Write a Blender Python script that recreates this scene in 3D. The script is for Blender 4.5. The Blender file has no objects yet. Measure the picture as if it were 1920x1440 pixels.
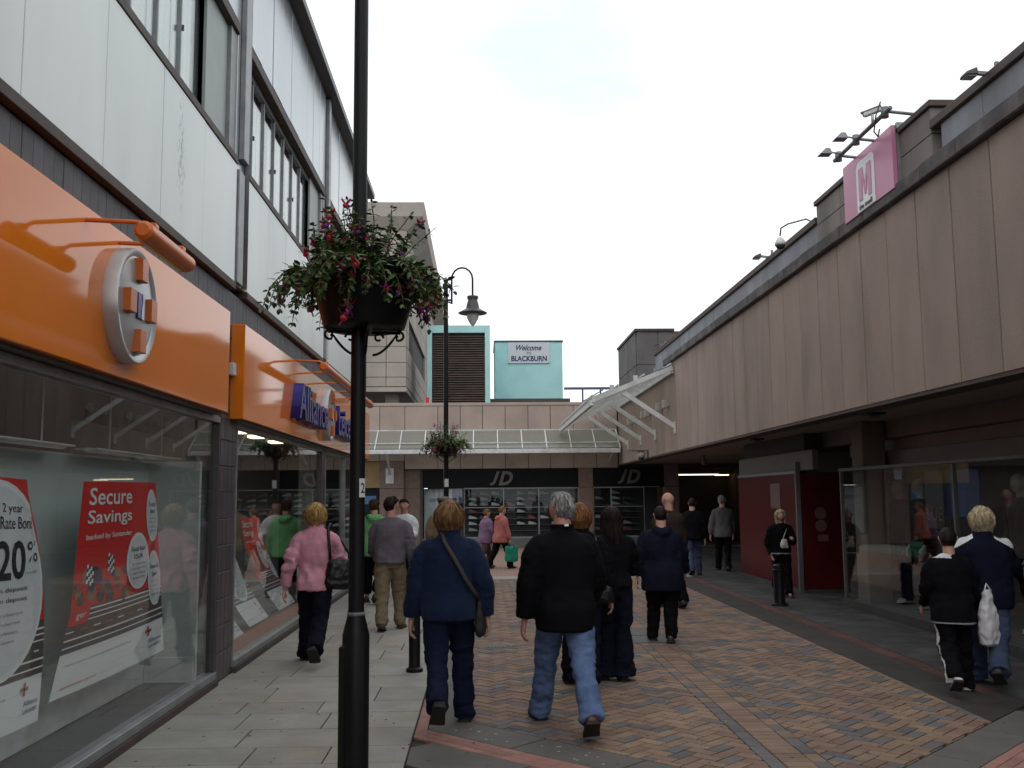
import bpy, bmesh, math, random
import numpy as np
from mathutils import Vector, Matrix
random.seed(7)
rng = np.random.default_rng(7)
scene = bpy.context.scene
COL = scene.collection
R = math.radians

# ------------------------------------------------------------------ camera
cam_d = bpy.data.cameras.new('camera')
cam_d.sensor_width = 36.0
cam_d.lens = 34.69
cam_d.clip_start = 0.05
cam_d.clip_end = 3000
cam = bpy.data.objects.new('camera', cam_d)
COL.objects.link(cam)
cr = Vector((0.99952648, -0.02952355, -0.00867005))
cu = Vector((0.00525632, -0.11379987, 0.99348979))
cf = Vector((0.030318, 0.99306493, 0.1135908))
m = Matrix((cr, cu, -cf)).transposed().to_4x4()
m.translation = Vector((0, 0, 1.65))
cam.matrix_world = m
scene.camera = cam

# ------------------------------------------------------------------ sky: bright overcast with thin gaps
world = bpy.data.worlds.new('World')
scene.world = world
world.use_nodes = True
nt = world.node_tree
nt.nodes.clear()
out = nt.nodes.new('ShaderNodeOutputWorld')
sky = nt.nodes.new('ShaderNodeTexSky')
sky.sky_type = 'NISHITA'
sky.sun_disc = False
sky.sun_elevation = R(48)
sky.sun_rotation = R(200)
sky.air_density = 1.0
sky.dust_density = 2.0
bg1 = nt.nodes.new('ShaderNodeBackground'); bg1.inputs[1].default_value = 0.13
nt.links.new(sky.outputs[0], bg1.inputs[0])
bg2 = nt.nodes.new('ShaderNodeBackground'); bg2.inputs[1].default_value = 1.0
tc = nt.nodes.new('ShaderNodeTexCoord')
mp = nt.nodes.new('ShaderNodeMapping'); mp.inputs['Scale'].default_value = (1, 1, 2.2); mp.inputs['Location'].default_value = (3.1, 1.2, 0.4)
nz = nt.nodes.new('ShaderNodeTexNoise'); nz.inputs['Scale'].default_value = 2.3
nz.inputs['Detail'].default_value = 6; nz.inputs['Roughness'].default_value = 0.55
nt.links.new(tc.outputs['Generated'], mp.inputs[0]); nt.links.new(mp.outputs[0], nz.inputs['Vector'])
rampc = nt.nodes.new('ShaderNodeValToRGB')
rampc.color_ramp.elements[0].position = 0.30; rampc.color_ramp.elements[0].color = (1.04, 1.18, 1.23, 1)
rampc.color_ramp.elements[1].position = 0.62; rampc.color_ramp.elements[1].color = (1.48, 1.49, 1.51, 1)
nt.links.new(nz.outputs[0], rampc.inputs[0]); nt.links.new(rampc.outputs[0], bg2.inputs[0])
rampf = nt.nodes.new('ShaderNodeValToRGB')
rampf.color_ramp.elements[0].position = 0.34; rampf.color_ramp.elements[0].color = (0.9, 0.9, 0.9, 1)
rampf.color_ramp.elements[1].position = 0.50; rampf.color_ramp.elements[1].color = (0.97, 0.97, 0.97, 1)
nt.links.new(nz.outputs[0], rampf.inputs[0])
mx = nt.nodes.new('ShaderNodeMixShader')
nt.links.new(rampf.outputs[0], mx.inputs[0]); nt.links.new(bg1.outputs[0], mx.inputs[1]); nt.links.new(bg2.outputs[0], mx.inputs[2])
nt.links.new(mx.outputs[0], out.inputs[0])

sun_d = bpy.data.lights.new('sun', 'SUN')
sun_d.energy = 0.5; sun_d.angle = R(35); sun_d.color = (1.0, 0.97, 0.92)
sun = bpy.data.objects.new('sun', sun_d); COL.objects.link(sun)
sun.rotation_euler = (R(42), 0, R(-20)); sun.location = (0, 0, 30)

vs = scene.view_settings
vs.view_transform = 'Standard'; vs.look = 'None'; vs.gamma = 1; vs.exposure = -0.16
vs.use_curve_mapping = False
scene.cycles.max_bounces = 8
scene.cycles.transparent_max_bounces = 16
scene.cycles.caustics_reflective = False
scene.cycles.caustics_refractive = False

# ------------------------------------------------------------------ helpers
def tag(o, label=None, cat=None, group=None, kind=None):
    if label: o['label'] = label
    if cat: o['category'] = cat
    if group: o['group'] = group
    if kind: o['kind'] = kind
    return o

def thing(name, loc, label, cat, group=None, rz=0):
    o = bpy.data.objects.new(name, None)
    o.empty_display_size = 0.2
    COL.objects.link(o)
    o.location = loc; o.rotation_euler = (0, 0, rz)
    o['org'] = 0
    del o['org']
    ORG[o.name] = Vector(loc)
    return tag(o, label, cat, group)
ORG = {}

def link(name, me, parent=None, loc=(0, 0, 0), mat=None, rot=None):
    o = bpy.data.objects.new(name, me)
    COL.objects.link(o)
    if parent is not None: o.parent = parent
    o.location = loc
    if rot: o.rotation_euler = rot
    if mat is not None and len(me.materials) == 0: me.materials.append(mat)
    return o

class MB:
    def __init__(s): s.v = []; s.f = []; s.mi = []; s.cm = 0
    def add(s, vs_, fs):
        b = len(s.v); s.v += [tuple(p) for p in vs_]
        for f in fs: s.f.append(tuple(i + b for i in f)); s.mi.append(s.cm)
        return s
    def box(s, x0, x1, y0, y1, z0, z1):
        if x0 > x1: x0, x1 = x1, x0
        if y0 > y1: y0, y1 = y1, y0
        if z0 > z1: z0, z1 = z1, z0
        return s.add([(x0,y0,z0),(x1,y0,z0),(x1,y1,z0),(x0,y1,z0),(x0,y0,z1),(x1,y0,z1),(x1,y1,z1),(x0,y1,z1)],
            [(0,3,2,1),(4,5,6,7),(0,1,5,4),(1,2,6,5),(2,3,7,6),(3,0,4,7)])
    def prism(s, poly, z0, z1):
        n = len(poly)
        vs_ = [(x, y, z0) for x, y in poly] + [(x, y, z1) for x, y in poly]
        fs = [tuple(range(n))[::-1], tuple(range(n, 2*n))]
        for i in range(n):
            j = (i+1) % n; fs.append((i, j, n+j, n+i))
        return s.add(vs_, fs)
    def prism_axis(s, poly, axis, a0, a1):
        # poly in the other two coordinates
        n = len(poly); vs_ = []
        for a in (a0, a1):
            for p, q in poly:
                vs_.append((a, p, q) if axis == 'x' else (p, a, q))
        fs = [tuple(range(n)), tuple(range(n, 2*n))[::-1]]
        for i in range(n):
            j = (i+1) % n; fs.append((j, i, n+i, n+j))
        return s.add(vs_, fs)
    def tube(s, path, rad, n=10, cap=True, squash=1.0):
        path = [Vector(p) for p in path]
        if not isinstance(rad, (list, tuple)): rad = [rad]*len(path)
        k = len(path); vs_ = []; fs = []
        t0 = (path[1]-path[0]).normalized()
        ref = Vector((0, 0, 1)) if abs(t0.z) < 0.9 else Vector((0, 1, 0))
        u = t0.cross(ref).normalized()
        for i in range(k):
            t = (path[min(i+1, k-1)]-path[max(i-1, 0)]).normalized()
            u = (u - t*u.dot(t)).normalized(); w = t.cross(u)
            for j in range(n):
                a = 2*math.pi*j/n
                vs_.append(path[i]+u*math.cos(a)*rad[i]+w*math.sin(a)*rad[i]*squash)
        for i in range(k-1):
            for j in range(n):
                fs.append((i*n+j, i*n+(j+1) % n, (i+1)*n+(j+1) % n, (i+1)*n+j))
        if cap: fs.append(tuple(range(n))[::-1]); fs.append(tuple(range((k-1)*n, k*n)))
        return s.add(vs_, fs)
    def lathe(s, prof, c=(0, 0, 0), n=20):
        vs_ = []; fs = []
        for r, z in prof:
            for j in range(n):
                a = 2*math.pi*j/n; vs_.append((c[0]+r*math.cos(a), c[1]+r*math.sin(a), c[2]+z))
        for i in range(len(prof)-1):
            for j in range(n):
                fs.append((i*n+j, i*n+(j+1) % n, (i+1)*n+(j+1) % n, (i+1)*n+j))
        fs.append(tuple(range(n))[::-1]); fs.append(tuple(range((len(prof)-1)*n, len(prof)*n)))
        return s.add(vs_, fs)
    def obox(s, a, b, w, h, up=(0, 0, 1)):
        # bar of width w and height h from a to b
        a = Vector(a); b = Vector(b); t = (b-a).normalized(); up = Vector(up)
        sd = t.cross(up).normalized()*w/2; u = sd.cross(t).normalized()*h/2
        vs_ = [p+i*sd+j*u for p in (a, b) for i, j in ((-1,-1),(1,-1),(1,1),(-1,1))]
        return s.add(vs_, [(0,1,2,3),(7,6,5,4),(0,4,5,1),(1,5,6,2),(2,6,7,3),(3,7,4,0)])
    def mesh(s, name, mats, smooth=False, org=(0, 0, 0)):
        me = bpy.data.meshes.new(name)
        o = Vector(org)
        me.from_pydata([(p[0]-o[0], p[1]-o[1], p[2]-o[2]) for p in s.v], [], s.f)
        if not isinstance(mats, (list, tuple)): mats = [mats]
        for mt in mats: me.materials.append(mt)
        if len(mats) > 1: me.polygons.foreach_set('material_index', s.mi)
        if smooth: me.polygons.foreach_set('use_smooth', [True]*len(s.f))
        bm = bmesh.new(); bm.from_mesh(me); bmesh.ops.recalc_face_normals(bm, faces=bm.faces); bm.to_mesh(me); bm.free()
        me.update()
        return me
    def build(s, name, mats, parent=None, smooth=False, bevel=0, kind=None, auto=False):
        root = parent
        while root is not None and root.parent is not None: root = root.parent
        org = ORG.get(root.name, Vector((0, 0, 0))) if root is not None else Vector((0, 0, 0))
        me = s.mesh(name, mats, smooth, org)
        o = link(name, me, parent)
        if bevel:
            b = o.modifiers.new('bevel', 'BEVEL'); b.width = bevel; b.segments = 1; b.limit_method = 'ANGLE'; b.angle_limit = R(40)
        if auto: me.set_sharp_from_angle(angle=R(35))
        if kind: o['kind'] = kind
        return o

def solo(name, mb, mats, loc, label, cat, group=None, smooth=False, bevel=0, kind=None):
    """a thing that is one mesh, origin at loc"""
    me = mb.mesh(name, mats, smooth, loc)
    o = link(name, me, None, loc)
    if bevel:
        b = o.modifiers.new('bevel', 'BEVEL'); b.width = bevel; b.segments = 1; b.limit_method = 'ANGLE'
    return tag(o, label, cat, group, kind)

def piece_mesh(name, w, d, h, mat, bev=0.0):
    """box mesh with origin at its low corner, chamfered top edges when bev"""
    mb = MB().box(0, w, 0, d, 0, h)
    me = mb.mesh(name, mat)
    if bev:
        bm = bmesh.new(); bm.from_mesh(me)
        bmesh.ops.bevel(bm, geom=list(bm.edges), offset=bev, segments=1, affect='EDGES')
        bm.to_mesh(me); bm.free()
    return me

def text_mesh(body, size=1.0, extrude=0.01, shear=0.0, offset=0.0, align='LEFT', space=1.0):
    cu_ = bpy.data.curves.new('lettering', 'FONT')
    cu_.body = body; cu_.size = size; cu_.extrude = extrude; cu_.shear = shear; cu_.offset = offset
    cu_.align_x = align; cu_.space_character = space; cu_.resolution_u = 3
    o = bpy.data.objects.new('lettering_tmp', cu_); COL.objects.link(o)
    dg = bpy.context.evaluated_depsgraph_get(); dg.update()
    me = bpy.data.meshes.new_from_object(o.evaluated_get(dg))
    bpy.data.objects.remove(o); bpy.data.curves.remove(cu_)
    return me

def text_on(name, body, origin, xax, up, mat, parent, w=None, h=None, **kw):
    """lettering on a surface; scaled to w x h when given"""
    me = text_mesh(body, **kw)
    n = len(me.vertices); co = np.empty(n*3); me.vertices.foreach_get('co', co); co = co.reshape(-1, 3)
    mn, mxx = co.min(0), co.max(0)
    sx = (w/(mxx[0]-mn[0])) if w else 1.0
    sy = (h/(mxx[1]-mn[1])) if h else sx
    if not w: sx = sy
    x = Vector(xax).normalized(); u = Vector(up).normalized(); nn = x.cross(u)
    root = parent
    while root is not None and root.parent is not None: root = root.parent
    org = Vector(origin) - ORG.get(root.name, Vector((0, 0, 0)))
    c = (co-np.array([mn[0], mn[1], 0]))*np.array([sx, sy, 1.0])
    W = np.outer(c[:, 0], x)+np.outer(c[:, 1], u)+np.outer(c[:, 2], nn)+np.array(org)
    me.vertices.foreach_set('co', W.ravel()); me.update()
    me.materials.clear(); me.materials.append(mat)
    return link(name, me, parent)

# ------------------------------------------------------------------ materials
MATS = {}
def M(name, col, rough=0.7, var=0.12, scale=3.0, bump=0.0, bscale=60.0, spec=0.4, metal=0.0, coat=0.0,
      rnd=0.0, stretch=(1, 1, 1), col2=None, island=0.0, c2pos=(0.45, 0.7), emit=0.0, sheen=0.0, fine=0.0):
    if name in MATS: return MATS[name]
    mt = bpy.data.materials.new(name); mt.use_nodes = True
    t = mt.node_tree; N = t.nodes; Lk = t.links
    b = N['Principled BSDF']
    b.inputs['Roughness'].default_value = rough
    b.inputs['Metallic'].default_value = metal
    b.inputs['Specular IOR Level'].default_value = spec
    b.inputs['Coat Weight'].default_value = coat
    b.inputs['Coat Roughness'].default_value = 0.03
    if sheen: b.inputs['Sheen Weight'].default_value = sheen
    geo = N.new('ShaderNodeNewGeometry')
    mpn = N.new('ShaderNodeMapping'); mpn.inputs['Scale'].default_value = stretch
    Lk.new(geo.outputs['Position'], mpn.inputs[0])
    n1 = N.new('ShaderNodeTexNoise'); n1.inputs['Scale'].default_value = scale
    n1.inputs['Detail'].default_value = 5; n1.inputs['Roughness'].default_value = 0.6
    Lk.new(mpn.outputs[0], n1.inputs['Vector'])
    rp = N.new('ShaderNodeMapRange')
    rp.inputs['From Min'].default_value = 0.3; rp.inputs['From Max'].default_value = 0.7
    rp.inputs['To Min'].default_value = 1-var; rp.inputs['To Max'].default_value = 1+var
    Lk.new(n1.outputs['Fac'], rp.inputs['Value'])
    val = rp.outputs[0]
    def mulv(v, other):
        q = N.new('ShaderNodeMath'); q.operation = 'MULTIPLY'
        Lk.new(v, q.inputs[0]); Lk.new(other, q.inputs[1]); return q.outputs[0]
    if rnd or island:
        src = N.new('ShaderNodeObjectInfo').outputs['Random'] if rnd else geo.outputs['Random Per Island']
        a = rnd or island
        r2 = N.new('ShaderNodeMapRange'); r2.inputs['To Min'].default_value = 1-a; r2.inputs['To Max'].default_value = 1+a
        Lk.new(src, r2.inputs['Value']); val = mulv(val, r2.outputs[0])
    if fine:
        n4 = N.new('ShaderNodeTexNoise'); n4.inputs['Scale'].default_value = 90; n4.inputs['Detail'].default_value = 3
        Lk.new(geo.outputs['Position'], n4.inputs['Vector'])
        r4 = N.new('ShaderNodeMapRange'); r4.inputs['From Min'].default_value = .3; r4.inputs['From Max'].default_value = .7
        r4.inputs['To Min'].default_value = 1-fine; r4.inputs['To Max'].default_value = 1+fine
        Lk.new(n4.outputs['Fac'], r4.inputs['Value']); val = mulv(val, r4.outputs[0])
    cs = None
    if col2 is not None:
        n3 = N.new('ShaderNodeTexNoise'); n3.inputs['Scale'].default_value = scale*0.6; n3.inputs['Detail'].default_value = 6
        mp3 = N.new('ShaderNodeMapping'); mp3.inputs['Scale'].default_value = stretch; mp3.inputs['Location'].default_value = (7.3, 2.1, 5.5)
        Lk.new(geo.outputs['Position'], mp3.inputs[0]); Lk.new(mp3.outputs[0], n3.inputs['Vector'])
        r3 = N.new('ShaderNodeMapRange'); r3.inputs['From Min'].default_value = c2pos[0]; r3.inputs['From Max'].default_value = c2pos[1]
        Lk.new(n3.outputs['Fac'], r3.inputs['Value'])
        mc = N.new('ShaderNodeMix'); mc.data_type = 'RGBA'
        mc.inputs[6].default_value = (*col, 1); mc.inputs[7].default_value = (*col2, 1)
        Lk.new(r3.outputs[0], mc.inputs[0]); cs = mc.outputs[2]
    vm = N.new('ShaderNodeVectorMath'); vm.operation = 'SCALE'
    if cs is not None: Lk.new(cs, vm.inputs[0])
    else: vm.inputs[0].default_value = col
    Lk.new(val, vm.inputs['Scale'])
    Lk.new(vm.outputs[0], b.inputs['Base Color'])
    if bump:
        n2 = N.new('ShaderNodeTexNoise'); n2.inputs['Scale'].default_value = bscale; n2.inputs['Detail'].default_value = 4
        Lk.new(mpn.outputs[0], n2.inputs['Vector'])
        bp = N.new('ShaderNodeBump'); bp.inputs['Strength'].default_value = bump; bp.inputs['Distance'].default_value = 0.01
        Lk.new(n2.outputs['Fac'], bp.inputs['Height']); Lk.new(bp.outputs[0], b.inputs['Normal'])
    if emit:
        b.inputs['Emission Color'].default_value = (*col, 1); b.inputs['Emission Strength'].default_value = emit
    MATS[name] = mt
    return mt

def glass_mat(name, tint=(0.93, 0.97, 0.95), f0=0.045, rough=0.0):
    mt = bpy.data.materials.new(name); mt.use_nodes = True
    t = mt.node_tree; N = t.nodes; Lk = t.links
    N.remove(N['Principled BSDF'])
    o = N['Material Output']
    lw = N.new('ShaderNodeLayerWeight'); lw.inputs[0].default_value = 0.5
    pw = N.new('ShaderNodeMath'); pw.operation = 'POWER'; pw.inputs[1].default_value = 5.0
    Lk.new(lw.outputs['Facing'], pw.inputs[0])
    ml = N.new('ShaderNodeMath'); ml.operation = 'MULTIPLY_ADD'; ml.inputs[1].default_value = 1-f0; ml.inputs[2].default_value = f0
    Lk.new(pw.outputs[0], ml.inputs[0])
    tr = N.new('ShaderNodeBsdfTransparent'); tr.inputs[0].default_value = (*tint, 1)
    gl = N.new('ShaderNodeBsdfGlossy'); gl.inputs['Roughness'].default_value = rough
    mixs = N.new('ShaderNodeMixShader')
    Lk.new(ml.outputs[0], mixs.inputs[0]); Lk.new(tr.outputs[0], mixs.inputs[1]); Lk.new(gl.outputs[0], mixs.inputs[2])
    Lk.new(mixs.outputs[0], o.inputs[0])
    return mt

GLASS = glass_mat('shop_glass', (0.982, 0.992, 0.988))
GLASS_JD = glass_mat('far_shop_glass', (0.97, 0.98, 0.98), 0.02)
GLASS_CLEAR = glass_mat('corner_canopy_glass', (0.88, 0.89, 0.86), 0.04, 0.05)
GLASS_UP = glass_mat('upper_glass', (0.93, 0.97, 0.96), 0.12)
GLASS_CAN = glass_mat('canopy_glass', (0.72, 0.74, 0.70), 0.05, 0.12)
_t = GLASS_CAN.node_tree; _o = _t.nodes['Material Output']; _src = _o.inputs[0].links[0].from_socket
_tl = _t.nodes.new('ShaderNodeBsdfDiffuse'); _tl.inputs[0].default_value = (0.46, 0.45, 0.40, 1)
_mm = _t.nodes.new('ShaderNodeMixShader'); _mm.inputs[0].default_value = 0.34   # grime on old wired glass
_t.links.new(_src, _mm.inputs[1]); _t.links.new(_tl.outputs[0], _mm.inputs[2]); _t.links.new(_mm.outputs[0], _o.inputs[0])
# ------------------------------------------------------------------ common materials
m_white = M('white_panel', (0.78, 0.825, 0.80), 0.35, 0.05, 1.2, col2=(0.68, 0.73, 0.71), stretch=(1, 1, 0.25), rnd=0.03)
m_wpanel2 = M('metal_panel', (0.42, 0.45, 0.48), 0.22, 0.06, 1.5, metal=0.5, stretch=(1, 1, 0.2), rnd=0.08)
m_alu = M('aluminium', (0.27, 0.275, 0.28), 0.42, 0.2, 6, metal=0.45)
m_alu_dark = M('dark_frame', (0.07, 0.065, 0.065), 0.4, 0.15, 6)
m_brown = M('brown_trim', (0.068, 0.048, 0.040), 0.6, 0.25, 8, bump=0.1)
m_slate = M('slate_board', (0.085, 0.085, 0.10), 0.55, 0.15, 6, rnd=0.10, bump=0.1)
m_tile = M('dark_tile', (0.075, 0.058, 0.066), 0.35, 0.2, 9, rnd=0.2)
m_mortar = M('mortar', (0.34, 0.33, 0.32), 0.9, 0.15, 10)
m_orange = M('orange_gloss', (0.78, 0.20, 0.016), 0.07, 0.05, 1.0, spec=0.45, coat=0.12)
m_orange2 = M('orange_paint', (0.62, 0.15, 0.03), 0.3, 0.06, 5, spec=0.5)
m_silver = M('brushed_silver', (0.50, 0.50, 0.51), 0.36, 0.08, 3, metal=0.55)
m_blue = M('sign_blue', (0.022, 0.022, 0.22), 0.25, 0.05, 3)
m_black = M('black_paint', (0.007, 0.006, 0.007), 0.38, 0.2, 12, spec=0.22, bump=0.05, bscale=25)
m_stone = M('pink_stone', (0.32, 0.245, 0.210), 0.85, 0.10, 2.2, bump=0.3, bscale=140, rnd=0.07, stretch=(1, 1, 0.35), col2=(0.245, 0.19, 0.172), c2pos=(0.50, 0.75), fine=0.12)
m_stone_b = M('back_stone', (0.42, 0.33, 0.285), 0.85, 0.10, 1.2, bump=0.1, bscale=80, rnd=0.06, col2=(0.34, 0.27, 0.25), fine=0.06)
m_cornice = M('dark_cornice', (0.085, 0.078, 0.08), 0.85, 0.35, 4, bump=0.2, bscale=50, rnd=0.12, col2=(0.15, 0.135, 0.13))
m_parapet = M('stained_parapet', (0.25, 0.262, 0.295), 0.8, 0.2, 2.2, bump=0.1, stretch=(1, 1, 0.12), rnd=0.1, col2=(0.33, 0.335, 0.35), c2pos=(0.52, 0.72))
m_parapet2 = M('brown_parapet', (0.19, 0.165, 0.16), 0.8, 0.2, 2.2, bump=0.1, stretch=(1, 1, 0.2), rnd=0.08, col2=(0.25, 0.22, 0.21))
m_tower = M('tower_stone', (0.40, 0.35, 0.31), 0.85, 0.12, 1.0, bump=0.1, rnd=0.06, col2=(0.31, 0.27, 0.245), fine=0.06)
m_mint = M('mint_render', (0.46, 0.76, 0.76), 0.7, 0.06, 1.5, col2=(0.33, 0.60, 0.595), c2pos=(0.5, 0.8))
m_concrete = M('concrete_block', (0.15, 0.14, 0.14), 0.85, 0.2, 1.5, bump=0.1, rnd=0.1)
m_soffit = M('soffit', (0.30, 0.25, 0.23), 0.8, 0.1, 2)
m_dark = M('dark_interior', (0.05, 0.046, 0.045), 0.8, 0.15, 3)
m_wpaint = M('white_paint', (0.66, 0.67, 0.68), 0.4, 0.10, 6, col2=(0.52, 0.52, 0.51))
m_pane_blind = M('blind_fabric', (0.82, 0.85, 0.86), 0.7, 0.12, 5, stretch=(3, 3, 0.1))
m_inwall = M('display_wall', (0.55, 0.61, 0.585), 0.7, 0.05, 1)
m_carpet = M('carpet', (0.09, 0.09, 0.095), 0.95, 0.2, 40, bump=0.2)
m_paper = M('poster_white', (0.86, 0.89, 0.90), 0.4, 0.03, 2)
m_red = M('poster_red', (0.68, 0.035, 0.03), 0.4, 0.05, 2)
m_ink = M('black_ink', (0.02, 0.02, 0.022), 0.5, 0.05, 2)
m_oval = M('poster_oval', (0.72, 0.76, 0.78), 0.4, 0.08, 3)
m_tarmac = M('poster_tarmac', (0.10, 0.085, 0.08), 0.5, 0.3, 20)
m_text_grey = M('grey_ink', (0.22, 0.23, 0.25), 0.5, 0.05, 2)

# ------------------------------------------------------------------ ground and paving
g_mat = M('asphalt', (0.10, 0.098, 0.095), 0.9, 0.2, 3, bump=0.2)
o = MB().box(-150, 150, -60, 320, -0.5, -0.035).build('ground', g_mat, None, kind='structure')
m_bed = M('joint_sand', (0.05, 0.043, 0.036), 0.95, 0.3, 20)
m_slab = M('york_slab', (0.278, 0.270, 0.245), 0.75, 0.16, 2.5, bump=0.12, bscale=45, rnd=0.10, col2=(0.29, 0.255, 0.205), c2pos=(0.5, 0.74), fine=0.14)
m_gband = M('grey_setts', (0.112, 0.105, 0.096), 0.75, 0.15, 3, bump=0.15, bscale=50, rnd=0.08, fine=0.12)
m_buff = M('buff_paver', (0.226, 0.150, 0.103), 0.8, 0.2, 3, bump=0.2, bscale=90, rnd=0.16, fine=0.16, col2=(0.20, 0.125, 0.095), c2pos=(0.45, 0.6))
m_bgrey = M('blue_grey_paver', (0.125, 0.112, 0.113), 0.8, 0.15, 5, bump=0.2, bscale=90, rnd=0.2, fine=0.12)
m_buff_s = M('buff_paver_mass', (0.226, 0.150, 0.103), 0.8, 0.2, 3, island=0.16, fine=0.16, col2=(0.20, 0.125, 0.095), c2pos=(0.45, 0.6))
m_bgrey_s = M('blue_grey_paver_mass', (0.125, 0.112, 0.113), 0.8, 0.15, 5, island=0.2, fine=0.12)
m_rband = M('shaded_setts', (0.048, 0.042, 0.040), 0.8, 0.2, 3, bump=0.15, bscale=50, spec=0.25, rnd=0.10, fine=0.12)  # dark brown band, darkened further: the right-hand side's shade is in the colour
m_rpink = M('shaded_red_sett', (0.095, 0.048, 0.042), 0.8, 0.2, 5, spec=0.25, rnd=0.15, fine=0.12)  # pink edging again, with the same shade mixed into its colour
m_pinkb = M('pink_paver', (0.30, 0.155, 0.125), 0.8, 0.15, 6, bump=0.2, bscale=90, rnd=0.12, fine=0.12)
m_rslab = M('covered_pavement', (0.05, 0.048, 0.05), 0.75, 0.25, 4, bump=0.1, spec=0.25, rnd=0.10, fine=0.15, col2=(0.085, 0.083, 0.085))  # dark pavement; shade under the overhang is partly put into this tone

pav = tag(MB().box(-2.5, -0.492, -8, 32.6, -0.034, -0.02).build('pavement', m_bed), kind='structure')
street = tag(MB().box(-0.488, 4.3, -8, 20.3, -0.034, -0.02).build('street', m_bed), kind='structure')
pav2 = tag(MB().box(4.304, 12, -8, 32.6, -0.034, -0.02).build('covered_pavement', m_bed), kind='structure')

def slab(parent, x0, x1, y0, y1, mat, name='slab', gap=0.0055, dz=0.0015):
    z = random.uniform(-dz, dz)
    mb = MB().box(x0+gap, x1-gap, y0+gap, y1-gap, -0.0195, z)
    return mb.build(name, mat, parent, bevel=0.003)

y = 4.6
rows = [4.9, 5.4, 5.93, 6.45, 6.88, 7.4, 7.93, 8.35, 8.95, 9.5, 10.45]
while rows[-1] < 31.8: rows.append(rows[-1]+random.choice((0.45, 0.55, 0.6, 0.75)))
for i in range(len(rows)-1):
    a, b_ = rows[i], rows[i+1]
    x = -2.42; xs = [x]
    while x < -0.49-0.35:
        w_ = random.choice((0.5, 0.6, 0.62, 0.75, 0.9)); x += w_
        if x < -0.49-0.25: xs.append(x)
    xs.append(-0.494)
    for j in range(len(xs)-1):
        slab(pav, xs[j], xs[j+1], a, b_, m_slab)

def clip(poly, fn):
    out_ = []
    for i in range(len(poly)):
        p, q = poly[i], poly[(i+1) % len(poly)]
        fp, fq = fn(p), fn(q)
        if fp >= 0: out_.append(p)
        if (fp >= 0) != (fq >= 0):
            t = fp/(fp-fq); out_.append((p[0]+t*(q[0]-p[0]), p[1]+t*(q[1]-p[1])))
    return out_
def area(poly): return 0.5*abs(sum(poly[i][0]*poly[(i+1) % len(poly)][1]-poly[(i+1) % len(poly)][0]*poly[i][1] for i in range(len(poly))))

bricks = []   # (distance, polygon, kind)
YF = 20.3
W_ = 0.1; GAP = 0.0048
s2 = math.sqrt(0.5)
def uv2xy(u, v): return ((u-v)*s2+1.8, (u+v)*s2+5.0)
regs = [[lambda p: p[0]+0.11, lambda p: 1.745-p[0], lambda p: YF-p[1], lambda p: p[0]+p[1]-7.43],
        [lambda p: p[0]-2.14, lambda p: 3.68-p[0], lambda p: YF-p[1], lambda p: p[1]-p[0]-3.6]]
def hsh(a, b, c=0): 
    q = math.sin(a*127.1+b*311.7+c*74.7)*43758.5453; return q-math.floor(q)
for a in range(-40, 190):
    for b in range(-40, 190):
        mm = (a-b) % 4
        if mm == 0: cell = (a, b, 2, 1)
        elif mm == 3: cell = (a, b, 1, 2)
        else: continue
        u0, v0 = cell[0]*W_+GAP, cell[1]*W_+GAP
        u1, v1 = (cell[0]+cell[2])*W_-GAP, (cell[1]+cell[3])*W_-GAP
        poly0 = [uv2xy(u0, v0), uv2xy(u1, v0), uv2xy(u1, v1), uv2xy(u0, v1)]
        cx = sum(p[0] for p in poly0)/4; cy = sum(p[1] for p in poly0)/4
        if cx < -0.4 or cx > 3.95 or cy < 5.3 or cy > YF+0.2: continue
        # blue-grey bricks come in small drifts
        low = 0.5*hsh(a//3, b//3, 1)+0.5*hsh(a//2+7, b//5, 2)
        kind = 1 if (0.45*low+hsh(a, b, 3)) > (0.98 if cx < 1.8 else 0.92) else 0
        for rg in regs:
            poly = poly0
            for fn in rg:
                poly = clip(poly, fn)
                if len(poly) < 3: break
            if len(poly) >= 3 and area(poly) > 0.0012:
                bricks.append((math.hypot(cx-0.8, cy), poly, kind))
def rect(x0, x1, y0, y1): return [(x0, y0), (x1, y0), (x1, y1), (x0, y1)]
yy = 5.7
k = 0
while yy < YF-0.2:
    bricks.append((math.hypot(1.0, yy), rect(1.75, 1.843, yy+GAP, yy+0.2-GAP), 1 if hsh(k, 1) > 0.5 else 0))
    bricks.append((math.hypot(1.2, yy), rect(2.042, 2.135, yy+GAP, yy+0.2-GAP), 1 if hsh(k, 9) > 0.5 else 0))
    for q in range(2):
        bricks.append((math.hypot(1.1, yy), rect(1.85, 2.036, yy+0.1*q+GAP, yy+0.1*q+0.1-GAP), 0))
    yy += 0.2; k += 1
bricks.sort(key=lambda t_: t_[0] if t_[1][0][1] > 6.05 else t_[0]+50)
mass = MB()
for i, (d_, poly, kind) in enumerate(bricks):
    if i < 296:
        MB().prism(poly, -0.0195, random.uniform(-0.0015, 0.0012)).build('brick', m_bgrey if kind else m_buff, street, bevel=0.002)
    else:
        mass.cm = kind
        mass.prism(poly, -0.0195, random.uniform(-0.002, 0.0012))
mass.build('brick_field', [m_buff_s, m_bgrey_s], street, kind='stuff')

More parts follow.
